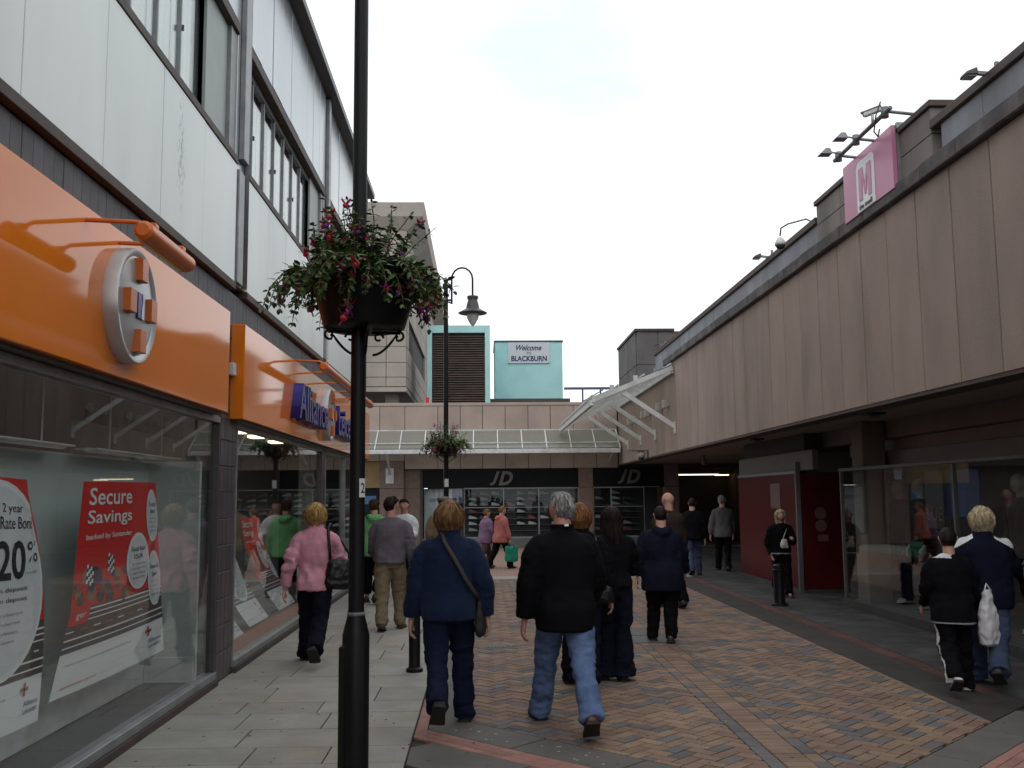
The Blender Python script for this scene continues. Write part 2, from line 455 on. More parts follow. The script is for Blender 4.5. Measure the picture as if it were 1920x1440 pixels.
# grey and pink bands framing the pavers
yy = 7.12
first = True
while yy < YF:
    ln = random.uniform(0.85, 1.0)
    e = min(yy+ln, YF)
    st = yy if not first else 7.09
    MB().prism([(-0.486, st+GAP), (-0.405, st+GAP-0.0), (-0.405, e-GAP), (-0.486, e-GAP)], -0.0195, 0.0).build('edging_stone', m_pinkb, street, bevel=0.003)
    if first: MB().prism([(-0.397, 7.33), (-0.117, 7.55), (-0.117, e-GAP), (-0.397, e-GAP)], -0.0195, -0.001).build('band_slab', m_gband, street, bevel=0.003)
    else: slab(street, -0.401, -0.113, yy, e, m_gband, 'band_slab')
    first = False; yy = e
def diag(parent, c0, c1, sgn, x0, x1, step, mat, name, gap=GAP):
    """pieces of a 45 degree band between offsets c0..c1; sgn +1: x+y=c, -1: y-x=c"""
    x = x0
    while x < x1:
        e = min(x+step*random.uniform(0.92, 1.05), x1)
        if sgn > 0: P = lambda xx, c: (xx+(c-c0)*0.5, c-(xx+(c-c0)*0.5))
        else: P = lambda xx, c: (xx-(c-c0)*0.5, c+(xx-(c-c0)*0.5))
        a0, a1 = c0+gap*1.4, c1-gap*1.4
        poly = [P(x+gap, a0), P(e-gap, a0), P(e-gap, a1), P(x+gap, a1)]
        poly = clip(poly, lambda p: p[0]+0.487)
        poly = clip(poly, lambda p: 4.296-p[0])
        if sgn > 0: poly = clip(poly, lambda p: 1.95-p[0])
        else: poly = clip(poly, lambda p: p[0]-1.95)
        if len(poly) >= 3 and area(poly) > 0.002:
            MB().prism(poly, -0.0195, random.uniform(-0.0015, 0.001)).build(name, mat, parent, bevel=0.003)
        x = e
diag(street, 6.91, 7.42, +1, -0.40, 2.2, 0.62, m_gband, 'band_slab')
for i in range(3): diag(street, 6.60+i*0.103, 6.60+(i+1)*0.103, +1, -0.62+i*0.07, 2.2, 0.145, m_pinkb, 'edging_brick', 0.002)
diag(street, 5.9, 6.595, +1, -0.7, 2.2, 0.62, m_gband, 'band_slab')
diag(street, 3.11, 3.592, -1, 1.9, 4.3, 0.62, m_gband, 'band_slab')
for i in range(3): diag(street, 2.80+i*0.103, 2.80+(i+1)*0.103, -1, 1.9, 4.5, 0.145, m_pinkb, 'edging_brick', 0.002)
diag(street, 2.1, 2.795, -1, 1.9, 4.8, 0.62, m_gband, 'band_slab')
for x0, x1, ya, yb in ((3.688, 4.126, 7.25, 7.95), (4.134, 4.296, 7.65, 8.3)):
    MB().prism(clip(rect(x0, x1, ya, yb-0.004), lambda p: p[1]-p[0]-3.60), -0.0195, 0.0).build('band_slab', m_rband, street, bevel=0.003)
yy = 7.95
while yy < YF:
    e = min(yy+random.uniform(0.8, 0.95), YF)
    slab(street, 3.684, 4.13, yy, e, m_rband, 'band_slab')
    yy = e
yy = 8.3
while yy < YF:
    e = min(yy+0.62, YF)
    slab(street, 4.132, 4.298, yy, e, m_rpink, 'edging_stone', 0.002)
    yy = e
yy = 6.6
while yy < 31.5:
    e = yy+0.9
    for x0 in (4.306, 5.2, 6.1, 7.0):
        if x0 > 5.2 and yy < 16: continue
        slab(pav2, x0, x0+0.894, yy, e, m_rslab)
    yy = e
# far cross strip and the brick floor in front of the back shops (too far to tell single bricks)
m_farstrip = M('pale_strip', (0.26, 0.255, 0.24), 0.8, 0.1, 3)
m_far = bpy.data.materials.new('far_brick_floor'); m_far.use_nodes = True
t = m_far.node_tree; bt = t.nodes.new('ShaderNodeTexBrick'); gp = t.nodes.new('ShaderNodeNewGeometry')
bt.inputs['Color1'].default_value = (0.30, 0.18, 0.135, 1); bt.inputs['Color2'].default_value = (0.25, 0.16, 0.125, 1)
bt.inputs['Mortar'].default_value = (0.12, 0.09, 0.075, 1); bt.inputs['Scale'].default_value = 1.0
bt.inputs['Brick Width'].default_value = 0.2; bt.inputs['Row Height'].default_value = 0.1; bt.inputs['Mortar Size'].default_value = 0.006
t.links.new(gp.outputs['Position'], bt.inputs['Vector']); t.links.new(bt.outputs['Color'], t.nodes['Principled BSDF'].inputs['Base Color'])
t.nodes['Principled BSDF'].inputs['Roughness'].default_value = 0.8
tag(MB().box(-0.488, 4.3, 20.304, 20.95, -0.034, -0.001).build('paved_strip', m_farstrip), kind='structure')
tag(MB().box(-0.488, 4.3, 20.954, 32.6, -0.034, -0.001).build('brick_forecourt', m_far), kind='structure')

# inspection covers, gum spots
m_iron = M('cast_iron', (0.085, 0.083, 0.085), 0.55, 0.3, 30, bump=0.4, bscale=120)
c = thing('drain_cover', (0.13, 11.25, 0), 'small square iron drain cover set in the buff brick pavers', 'drain cover')
MB().box(0.02, 0.25, 11.12, 11.38, -0.01, 0.004).build('frame', m_iron, c, bevel=0.002)
for i in range(5): MB().box(0.045+i*0.04, 0.065+i*0.04, 11.15, 11.35, 0.004, 0.008).build('bar', m_iron, c)
c = thing('manhole_cover', (1.93, 11.9, 0), 'grey double inspection cover in the central brick strip', 'manhole cover')
MB().box(1.70, 2.14, 11.30, 12.50, -0.01, 0.003).build('frame', m_gband, c, bevel=0.002)
for i in range(2): MB().box(1.73, 2.11, 11.34+i*0.58, 11.88+i*0.58, 0.003, 0.007).build('plate', m_iron, c, bevel=0.002)
gs = MB()
for i in range(60):
    gx, gy = random.choice(((random.uniform(-2.2, -0.6), random.uniform(6.5, 12)), (random.uniform(-0.4, -0.15), random.uniform(7, 12)), (random.uniform(-0.1, 1.4), 0)))
    if gy == 0: gy = 7.15-gx+random.uniform(-0.15, 0.15)
    r_ = random.uniform(0.005, 0.011)
    gs.prism([(gx+r_*1.2*math.cos(a_*0.9), gy+r_*math.sin(a_*0.9)) for a_ in range(7)], 0.0005, 0.003)
tag(gs.build('gum_spots', M('gum', (0.36, 0.36, 0.34), 0.7)), 'pale spots of trodden chewing gum on the grey paving', 'gum', kind='stuff')
gs = MB()
for i in range(210):
    gx = random.uniform(-2.3, 4.2); gy = 6.3+random.random()**1.6*12
    r_ = random.uniform(0.004, 0.013)
    gs.prism([(gx+r_*random.uniform(.8, 1.3)*math.cos(a_*0.9), gy+r_*random.uniform(.7, 1.2)*math.sin(a_*0.9)) for a_ in range(7)], 0.0012, 0.0028)
tag(gs.build('dark_spots', M('old_gum', (0.085, 0.08, 0.075), 0.8, 0.3, 9)), 'dark spots of old gum and grit scattered over the paving', 'gum', kind='stuff')
# bits of litter: cigarette ends and scraps
lt = MB(); m_lit = M('litter', (0.42, 0.30, 0.20), 0.8, 0.3, 40)
for i in range(26):
    gx = random.uniform(-2.2, 3.6); gy = random.uniform(6.5, 12); a_ = random.uniform(0, 3.1)
    lt.tube([(gx, gy, 0.007), (gx+0.028*math.cos(a_), gy+0.028*math.sin(a_), 0.007)], 0.004, 6)
tag(lt.build('cigarette_ends', m_lit), 'scattered cigarette ends lying on the paving', 'litter', kind='stuff')
# ------------------------------------------------------------------ left building: white panelled shop block
LB = thing('shop_building', (-2.4, 9.7, 0), 'white panelled flat-roofed shop block with ribbon windows and dark slate band', 'building')
core = MB()
core.box(-9, -2.62, -6, 20.15, 2.46, 3.74)       # floor slab zone above the shops
core.box(-9, -2.75, -6, 20.15, 7.6, 7.9)         # roof slab
core.box(-9, -8.8, -6, 20.15, 0, 8)              # rear wall
core.box(-9, -2.55, 20.15, 20.4, 0, 8)           # far end wall
core.box(-8.8, -2.5, -6.2, -6, 0, 8)
core.box(-9, -3.2, -6, 20.15, 4.9, 5.0)
core.build('structural_wall', m_dark, LB)
MB().box(-8.8, -2.47, -6, 20.15, 0.0, 0.015).build('shop_floor', m_carpet, LB)

bays = [(3.90, 9.50), (9.98, 14.86), (15.30, 20.0)]
m_blank = M('grey_green_panel', (0.33, 0.37, 0.35), 0.45, 0.1, 2)
for bi, (y0, y1) in enumerate(bays):
    n = 5 if bi == 0 else 5
    w_ = (y1-y0)/n
    pm = piece_mesh('wall_panel', 0.05, w_-0.012, 1.175, m_white, 0.003)
    for i in range(n):
        link('wall_panel', pm, LB, Vector((-2.45+random.uniform(-.002, .002), y0+i*w_+0.006, 3.752))-ORG[LB.name])
    MB().box(-2.62, -2.452, y0, y1, 3.75, 4.93).build('backing_board', m_dark, LB)
    MB().box(-2.62, -2.388, y0, y1, 3.675, 3.748).build('ledge', m_brown, LB, bevel=0.004)
    MB().box(-2.62, -2.39, y0, y1, 4.932, 5.005).build('window_sill', m_brown, LB, bevel=0.004)
    MB().box(-2.62, -2.40, y0, y1, 6.27, 6.375).build('window_head', m_brown, LB, bevel=0.004)
    ye = y1-0.95
    k = max(1, round((ye-y0)/0.55)); pw = (ye-y0)/k
    fr = MB()
    fr.box(-2.56, -2.50, y0, ye, 5.012, 5.06)
    wf = fr.build('window', m_alu, LB)
    MB().box(-2.56, -2.50, y0, ye, 6.21, 6.268).build('top_rail', m_alu, wf)
    for i in range(k):
        a = y0+i*pw
        MB().box(-2.555, -2.505, a-0.012, a+0.012, 5.0605, 6.2095).build('mullion', m_alu, wf, bevel=0.003)
        if i % 2: MB().box(-2.505, -2.485, a-0.006, a+0.006, 5.56, 5.61).build('window_catch', m_alu_dark, wf)
        MB().box(-2.532, -2.526, a+0.021, a+pw-0.021, 5.061, 6.209).build('pane', GLASS_UP, wf)
        # hanging blind behind each pane, drawn to a different width
        bw = random.choice((1.0, 1.0, 1.0, 0.8))
        MB().box(-2.605, -2.60, a+0.02, a+0.02+(pw-0.04)*bw, 5.02, 6.25).build('blind', m_pane_blind, wf)
    MB().box(-2.50, -2.47, ye+0.025, y1-0.22, 5.012, 6.268).build('blank_panel', m_blank, LB, bevel=0.003)
    MB().box(-2.50, -2.43, y1-0.215, y1-0.004, 5.012, 6.268).build('reveal_strip', m_alu, LB, bevel=0.003)
    k = round((y1-y0)/0.55); pw = (y1-y0)/k
    pm = piece_mesh('upper_panel', 0.05, pw-0.012, 1.5, m_wpanel2, 0.004)
    for i in range(k):
        link('upper_panel', pm, LB, Vector((-2.46+random.uniform(-.004, .004), y0+i*pw+0.006, 6.403))-ORG[LB.name])
    MB().box(-2.62, -2.465, y0, y1, 6.401, 7.9).build('backing_board', m_dark, LB)
for a, b_ in ((9.505, 9.975), (14.865, 15.295), (20.005, 20.25)):
    MB().box(-2.62, -2.42, a, b_, 3.752, 7.90).build('column', m_wpanel2, LB, bevel=0.006)
    MB().box(-2.418, -2.36, a+0.10, b_-0.17, 5.02, 7.88).build('column_cover', m_alu, LB, bevel=0.006)
    MB().box(-2.418, -2.385, a+0.04, b_-0.22, 3.76, 4.90).build('column_cover', m_alu, LB, bevel=0.006)
    MB().tube([(-2.40, b_-0.10, 3.76), (-2.40, b_-0.10, 7.86)], 0.03, 8).build('downpipe', m_alu, LB, smooth=True)
MB().box(-2.62, -2.44, -6, 3.89, 3.665, 7.9).build('wall', m_white, LB)
MB().box(-2.8, -2.24, -6, 20.3, 7.905, 8.02).build('coping', m_alu_dark, LB, bevel=0.006)
MB().box(-2.8, -2.28, -6, 20.3, 8.022, 8.12).build('roof_edge', m_brown, LB, bevel=0.006)
MB().box(-2.39, -2.36, 15.05, 15.13, 3.60, 4.4).build('conduit', m_wpaint, LB, bevel=0.004)
# dark run-off stain on one white panel
st = MB(); rs9 = random.Random(4)
for q in range(120):
    zz = rs9.gauss(4.42, 0.20); yv = 7.72+rs9.gauss(0, 0.045); ww = rs9.uniform(0.003, 0.009)
    st.box(-2.3995, -2.3985, yv, yv+ww, zz-rs9.uniform(0.01, 0.05), zz)
st.build('run_off_stain', M('stain', (0.56, 0.60, 0.585), 0.8, 0.3, 30), LB, kind='stuff')
# slate boards
bm_ = piece_mesh('slate_board', 0.03, 0.128, 0.325, m_slate, 0.003)
yy = 3.7
while yy < 20.1:
    link('slate_board', bm_, LB, Vector((-2.475+random.uniform(0, .004), yy, 3.335))-ORG[LB.name]); yy += 0.132
MB().box(-2.62, -2.476, -6, 20.2, 2.40, 3.66).build('sign_backing', m_slate, LB)
# tiled pillars
def pillar(y0, y1, ncol):
    MB().box(-2.75, -2.425, y0, y1, 0, 3.33).build('pillar', m_mortar, LB)
    cw = (y1-y0)/ncol; rh = 0.243
    tm = piece_mesh('tile', 0.016, cw-0.006, rh-0.012, m_tile, 0.002)
    z = 0.02
    while z+rh < 3.33:
        for i in range(ncol):
            link('tile', tm, LB, Vector((-2.424+random.uniform(-.001, .001), y0+i*cw+0.003, z))-ORG[LB.name])
        z += rh
    MB().box(-2.425, -2.405, y0+0.002, y1-0.002, z+0.004, 3.32).build('tile_course', m_tile, LB)
pillar(9.16, 9.72, 4)
pillar(14.92, 15.22, 3)
pillar(19.75, 20.15, 3)
MB().box(-2.40, -2.35, 9.35, 9.45, 2.82, 2.94).build('alarm_box', m_wpaint, LB, bevel=0.006)

def shopfront(y0, y1, splits, zb=0.12):
    f = MB()
    f.box(-2.50, -2.385, y0, y1, 0.055, zb)
    w = f.build('shop_window', m_alu, LB, bevel=0.004)
    MB().box(-2.50, -2.40, y0, y1, 2.345, 2.40).build('top_rail', m_alu, w, bevel=0.004)
    MB().box(-2.50, -2.365, y0, y1, 0.0, 0.054).build('plinth', m_brown, w)
    ys = [y0]+splits+[y1]
    for v in ys: MB().box(-2.50, -2.40, v-0.03 if v != y0 else v, v+0.03 if v != y1 else v, zb+0.001, 2.344).build('frame', m_alu_dark if v == y1 else m_alu, w, bevel=0.003)
    for a, b_ in zip(ys[:-1], ys[1:]):
        MB().box(-2.447, -2.439, a+0.031, b_-0.031, zb+0.001, 2.344).build('pane', GLASS, w)
    return w
shopfront(-5.0, 9.12, [3.2])
shopfront(9.75, 14.90, [])
shopfront(15.24, 19.73, [17.4])
# window display recess of the first shop window
MB().box(-2.95, -2.90, 2.0, 8.72, 0.1, 1.98).build('display_wall', m_inwall, LB)
MB().box(-2.90, -2.46, 8.70, 8.76, 0.1, 1.98).build('display_wall', m_inwall, LB)
MB().box(-2.898, -2.885, 2.0, 8.698, 0.105, 0.32).build('skirting', m_wpaint, LB, bevel=0.004)
MB().box(-2.884, -2.47, 8.682, 8.698, 0.105, 0.32).build('skirting', m_wpaint, LB, bevel=0.004)
MB().box(-2.899, -2.505, -5, 8.699, 0.016, 0.10).build('display_floor', m_carpet, LB)
MB().box(-2.96, -2.895, 4.2, 6.35, 1.72, 1.86).build('display_trim', m_inwall, LB, bevel=0.006)
# second and third shop: orange kick board, grey display shelf, back partition
MB().box(-2.56, -2.51, 9.80, 19.7, 0.016, 0.24).build('kick_board', m_orange2, LB)
MB().box(-3.3, -2.565, 9.80, 19.7, 0.016, 0.2).build('display_floor', M('display_base', (0.20, 0.21, 0.21), 0.35, 0.2, 2), LB)
MB().box(-4.05, -4.0, 9.7, 19.7, 0.05, 2.44).build('display_wall', M('shop_wall', (0.24, 0.25, 0.245), 0.7), LB)
m_lampon = M('lit_downlight', (1.0, 0.86, 0.55), 0.4, emit=5.0)
for yv in (11.77, 12.74, 13.95, 16.6):
    MB().box(-2.98, -2.82, yv-0.13, yv+0.13, 2.425, 2.459).build('downlight', m_lampon, LB)
# hanging rails in the first window
m_rail = M('rail_white', (0.60, 0.64, 0.66), 0.35)
for (a, b_, lab) in ((5.2, 6.66, 'white display rail hanging at the left edge of the first shop window'), (7.0, 9.0, 'white display rail hanging above the red savings poster')):
    t_ = thing('hanging_rail', (-2.78, (a+b_)/2, 2.0), lab, 'rail', 'display rails')
    MB().tube([(-2.78, a, 2.005), (-2.78, a+.04, 2.005), (-2.78, b_-.04, 2.005), (-2.78, b_, 2.005)], [0.012, 0.028, 0.028, 0.012], 10, squash=0.6).build('rail', m_rail, t_, smooth=True)
    MB().box(-2.86, -2.70, a+0.02, b_-0.02, 2.005, 2.018).build('shelf', m_rail, t_, bevel=0.004)
    for yv in (a+0.45, b_-0.35):
        MB().tube([(-2.78, yv, 2.02), (-2.78, yv, 2.46)], 0.006, 6).build('rod', m_rail, t_)

# ------------------------------------------------------------------ fascia signs
def emblem(parent, y, z, r, x0=-2.28):
    d = MB()
    n = 36
    prof = [(r, 0.0), (r, 0.075), (r*0.985, 0.09), (r*0.93, 0.09), (r*0.86, 0.075), (r*0.6, 0.088), (0.001, 0.098)]
    vs_ = []; fs = []
    for rr, dx in prof:
        for j in range(n):
            a = 2*math.pi*j/n; vs_.append((x0+dx, y+rr*0.98*math.cos(a), z+rr*math.sin(a)))
    for i in range(len(prof)-1):
        for j in range(n): fs.append((i*n+j, i*n+(j+1) % n, (i+1)*n+(j+1) % n, (i+1)*n+j))
    fs.append(tuple(range(n)))
    d.add(vs_, fs)
    e = d.build('emblem_disc', m_silver, parent, smooth=True, auto=True)
    q = r*0.30
    xx = x0+0.085
    for dy, dz in ((0, 1.0), (0, -1.0), (1.0, 0), (-1.0, 0)):
        cy, cz = y+dy*r*0.52, z+dz*r*0.62
        MB().box(x0+0.06, xx+0.045, cy-q*0.5, cy+q*0.5, cz-q*0.66, cz+q*0.66).build('emblem_square', m_orange2, e, bevel=0.004)
    MB().box(x0+0.06, xx+0.022, y-q*0.48, y+q*0.48, z-q*0.75, z+q*0.75).build('emblem_centre', m_blue, e, bevel=0.003)
    poly = [(y+0.1*q, z-q*0.74), (y+0.46*q, z-q*0.74), (y+0.46*q, z+q*0.74), (y+0.2*q, z+q*0.74), (y+0.28*q, z+0.2*q), (y+0.15*q, z-0.2*q)]
    MB().prism_axis([(p, w_) for p, w_ in poly], 'x', xx+0.0225, xx+0.026).build('emblem_stripe', m_paper, e)

def trough(parent, y0, y1, x, z, arms):
    t_ = MB().tube([(x, y0, z), (x, y0+0.02, z), (x, y1-0.02, z), (x, y1, z)], [0.035, 0.055, 0.055, 0.035], 16).build('trough_lamp', m_orange2, parent, smooth=True, auto=True)
    MB().box(x-0.035, x-0.01, y0+0.04, y1-0.04, z-0.058, z-0.03).build('tube_cover', M('lamp_diffuser', (0.75, 0.62, 0.2), 0.4), t_)
    for ya in arms:
        MB().tube([(x, ya, z+0.045), (x-0.08, ya, z+0.085), (-2.28, ya, z+0.10), (-2.47, ya, z+0.08)], 0.014, 8).build('lamp_arm', m_orange2, t_, smooth=True)
        MB().box(x-0.04, x+0.03, ya-0.03, ya+0.03, z+0.045, z+0.075).build('lamp_clamp', m_orange2, t_, bevel=0.004)

S1 = thing('shop_sign', (-2.34, 6.3, 2.42), 'glossy orange fascia sign with a round silver emblem above the poster window', 'sign', 'orange bank fascia signs')
MB().box(-2.474, -2.28, 1.0, 8.90, 2.42, 3.345).build('sign_board', m_orange, S1, bevel=0.006)
MB().box(-2.474, -2.33, 1.0, 8.88, 2.402, 2.419).build('sign_trim', m_alu_dark, S1)
emblem(S1, 6.27, 2.88, 0.37)
trough(S1, 5.46, 6.32, -1.90, 3.16, (5.62, 6.14))
S2 = thing('shop_sign', (-2.34, 14.7, 2.42), 'long glossy orange fascia sign with raised blue letters and a silver emblem', 'sign', 'orange bank fascia signs')
MB().box(-2.474, -2.28, 9.47, 20.03, 2.41, 3.33).build('sign_board', m_orange, S2, bevel=0.006)
MB().box(-2.474, -2.33, 9.5, 20.0, 2.392, 2.409).build('sign_trim', m_alu_dark, S2)
emblem(S2, 14.4, 2.86, 0.38)
text_on('letters', 'Alliance', (-2.22, 11.75, 2.60), (0, 1, 0), (0, 0, 1), m_blue, S2, w=2.15, h=0.44, extrude=0.06, offset=0.012)
text_on('letters', 'Leicester', (-2.22, 14.95, 2.60), (0, 1, 0), (0, 0, 1), m_blue, S2, w=2.35, h=0.44, extrude=0.06, offset=0.012)
trough(S2, 11.9, 17.0, -1.92, 3.24, (12.1, 13.3, 14.5, 15.7, 16.8))

# ------------------------------------------------------------------ posters
def sheet_patch(P, u0, u1, v0, v1, eps, nu=8, nv=8, mask=None):
    vs_ = []; fs = []
    for j in range(nv+1):
        for i in range(nu+1):
            vs_.append(P(u0+(u1-u0)*i/nu, v0+(v1-v0)*j/nv, eps))
    for j in range(nv):
        for i in range(nu):
            a = j*(nu+1)+i; fs.append((a, a+nu+1, a+nu+2, a+1))
    return MB().add(vs_, fs)
def oval_patch(P, cu_, cv_, ru, rv, eps, n=28):
    vs_ = [P(cu_, cv_, eps)]; fs = []
    RN = 9
    for ring in [(q+1)/RN for q in range(RN)]:
        for j in range(n):
            a = 2*math.pi*j/n; vs_.append(P(cu_+ru*ring*math.cos(a), cv_+rv*ring*math.sin(a), eps))
    for j in range(n):
        k = (j+1) % n
        fs.append((0, 1+j, 1+k))
        for q in range(RN-1): fs.append((1+q*n+j, 1+(q+1)*n+j, 1+(q+1)*n+k, 1+q*n+k))
    return MB().add(vs_, fs)
def sheet_text(P, body, u0, v_base, w, h, mat, parent, eps=0.005, **kw):
    me = text_mesh(body, extrude=0.0, **kw)
    n = len(me.vertices); co = np.empty(n*3); me.vertices.foreach_get('co', co); co = co.reshape(-1, 3)
    mn, mxx = co.min(0), co.max(0)
    org = ORG[parent.name]
    new = []
    for q in co:
        pu = u0+(q[0]-mn[0])/(mxx[0]-mn[0])*w
        pv = v_base-(q[1]-mn[1])/(mxx[1]-mn[1])*h
        new.append(np.array(P(pu, pv, eps))-np.array(org))
    me.vertices.foreach_set('co', np.array(new).ravel()); me.update()
    me.materials.clear(); me.materials.append(mat)
    return link('print', me, parent)
m_orangeink = M('orange_ink', (0.55, 0.14, 0.03), 0.5)
m_blueink = M('blue_ink', (0.03, 0.04, 0.16), 0.5)
m_skinprint = M('crowd_print', (0.20, 0.12, 0.08), 0.5, 0.7, 26)
def corner_logo(P, t, s=1.0):
    for du, dv in ((0, 0), (-1, 0), (1, 0), (0, -1), (0, 1)):
        c_ = m_blueink if (du, dv) == (0, 0) else m_orangeink
        sheet_patch(P, 0.80+du*0.028*s-0.012, 0.80+du*0.028*s+0.012, 0.845+dv*0.018*s-0.008, 0.845+dv*0.018*s+0.008, 0.005, 1, 1).build('print', c_, t)
    sheet_text(P, 'Alliance', 0.80, 0.915, 0.16, 0.022, m_blueink, t)
    sheet_text(P, 'Leicester', 0.80, 0.945, 0.16, 0.022, m_blueink, t)
def poster_base(P, t, redv=0.6):
    sheet_patch(P, 0, 1, 0, 1, 0.0, 14, 20).build('paper', m_paper, t, smooth=True)
    sheet_patch(P, 0, 1, 0, redv, 0.0015, 14, 14).build('print', m_red, t, smooth=True)
    sheet_patch(P, 0, 1, redv, 0.80, 0.0015, 14, 6).build('print', m_tarmac, t, smooth=True)
    for v, h in ((0.61, 0.008), (0.635, 0.006), (0.66, 0.006), (0.735, 0.008), (0.77, 0.006)):
        sheet_patch(P, 0, 1, v, v+h, 0.003, 14, 1).build('print', m_paper, t)
    for i in range(9): sheet_patch(P, i*0.11, i*0.11+0.06, 0.70, 0.706, 0.003, 1, 1).build('print', m_orangeink if i % 2 else m_paper, t)
    corner_logo(P, t)
    sheet_text(P, 'Now part of the Santander Group', 0.05, 0.865, 0.55, 0.014, m_text_grey, t)
    sheet_text(P, 'SANTANDER GROUP', 0.05, 0.965, 0.25, 0.011, m_red, t)
def quadmap(TL, TR, BR, BL, xf):
    def P(u, v, e):
        y_ = (1-v)*((1-u)*TL[0]+u*TR[0])+v*((1-u)*BL[0]+u*BR[0])
        z_ = (1-v)*((1-u)*TL[1]+u*TR[1])+v*((1-u)*BL[1]+u*BR[1])
        return (xf(u, v)+e, y_, z_)
    return P
def savings(P, t):
    poster_base(P, t)
    sheet_text(P, 'Secure', 0.07, 0.115, 0.50, 0.085, m_paper, t, offset=0.012)
    sheet_text(P, 'Savings', 0.07, 0.225, 0.50, 0.085, m_paper, t, offset=0.012)
    sheet_text(P, 'backed by Santander', 0.07, 0.29, 0.50, 0.035, m_paper, t, offset=0.008)
    # printed crowd with chequered flags
    random.seed(3)
    for i in range(26):
        uu = random.uniform(0.02, 0.56); vv = random.uniform(0.45, 0.585); r_ = random.uniform(0.022, 0.04)
        oval_patch(P, uu, vv, r_, r_*1.1, 0.003, 10).build('print', random.choice((m_skinprint, m_tarmac, M('crowd_tan', (0.30, 0.20, 0.13), 0.5), M('crowd_blue', (0.05, 0.06, 0.13), 0.5))), t)
    for uu, vv in ((0.10, 0.40), (0.30, 0.36)):
        for i in range(4):
            for j in range(5):
                sheet_patch(P, uu+i*0.016, uu+i*0.016+0.016, vv+j*0.018+i*0.006, vv+j*0.018+0.018+i*0.006, 0.004, 1, 1).build('print', m_ink if (i+j) % 2 else m_paper, t)
    sheet_patch(P, 0.0, 0.16, 0.60, 0.675, 0.004, 4, 4).build('print', m_red, t)
    sheet_text(P, 'ger', 0.05, 0.655, 0.08, 0.03, m_paper, t, eps=0.006)
    for cu_, cv_, ru, rv, l1, l2 in ((0.66, 0.43, 0.155, 0.155, 'Fixed Rate', 'ISA'), (0.89, 0.19, 0.10, 0.15, 'Fixed', 'Bond'), (0.89, 0.55, 0.10, 0.16, 'Reward', 'Saver')):
        oval_patch(P, cu_, cv_, ru, rv, 0.006).build('print', m_paper, t)
        oval_patch(P, cu_, cv_, ru*0.86, rv*0.9, 0.008).build('print', m_oval, t)
        sheet_text(P, l1, cu_-ru*0.6, cv_-rv*0.35, ru*1.2, 0.026, m_ink, t, eps=0.010)
        sheet_text(P, l2, cu_-ru*0.4, cv_-rv*0.08, ru*0.8, 0.026, m_ink, t, eps=0.010)
        for q, s_ in enumerate(('A rewarding', 'savings rate', 'with a fixed', 'term')):
            sheet_text(P, s_, cu_-ru*0.55, cv_+rv*(0.15+q*0.16), ru*1.1, 0.014, m_text_grey, t, eps=0.010)
def bond(P, t):
    poster_base(P, t, 0.58)
    oval_patch(P, 0.49, 0.40, 0.50, 0.39, 0.005, 36).build('print', m_paper, t)
    oval_patch(P, 0.49, 0.40, 0.465, 0.365, 0.007, 36).build('print', m_oval, t)
    sheet_text(P, '2 year', 0.50, 0.145, 0.22, 0.045, m_ink, t, eps=0.010)
    sheet_text(P, 'Fixed Rate Bond', 0.26, 0.20, 0.58, 0.048, m_ink, t, eps=0.010)
    sheet_text(P, '4.20', 0.20, 0.40, 0.54, 0.155, m_ink, t, eps=0.010, offset=0.02)
    sheet_text(P, '%', 0.76, 0.335, 0.16, 0.085, m_ink, t, eps=0.010)
    sheet_text(P, 'Gross p.a./AER fixed', 0.73, 0.385, 0.17, 0.016, m_text_grey, t, eps=0.010)
    sheet_text(P, 'Minimum deposit', 0.2, 0.45, 0.56, 0.024, m_ink, t, eps=0.010)
    sheet_text(P, 'Maximum deposit', 0.2, 0.49, 0.56, 0.024, m_ink, t, eps=0.010)
    for q in range(4): sheet_text(P, 'savings rate for a fixed term', 0.22+q*0.03, 0.54+q*0.035, 0.5-q*0.06, 0.016, m_text_grey, t, eps=0.010)
t = thing('poster', (-2.62, 7.4, 0.4), 'red poster with white Secure Savings lettering hanging in the shop window', 'poster', 'bank window posters')
savings(quadmap((6.62, 1.775), (8.10, 1.79), (8.44, 0.42), (6.42, 0.40), lambda u, v: -2.66+0.05*math.sin(u*2.2+0.6)-0.10*max(0, v-0.6)*(1-u)*2), t)
t = thing('poster', (-2.62, 5.5, 0.4), 'two year bond poster with a huge black percentage at the left edge', 'poster', 'bank window posters')
bond(quadmap((4.95, 1.80), (6.06, 1.765), (6.10, 0.36), (4.98, 0.38), lambda u, v: -2.64-0.12*max(0, u-0.8)*5*(1-v)**3+0.03*math.sin(v*3)), t)
lean = lambda u, v: -3.02+0.50*(v**1.7)+0.0*u
for i, (a, w_, z1, z0, fn, lab) in enumerate(((9.90, 0.85, 1.30, 0.22, bond, 'curved bank poster leaning just behind the dark tiled pillar'),
        (10.95, 0.95, 1.38, 0.28, bond, 'middle of the three curved bank posters leaning in the second window'),
        (12.5, 1.05, 1.42, 0.28, savings, 'curved red savings poster leaning in the second window behind the pink jacket'))):
    t = thing('poster', (-2.8, a+w_/2, z0), lab, 'poster', 'bank window posters')
    fn(quadmap((a, z1), (a+w_, z1), (a+w_, z0), (a, z0), lean), t)
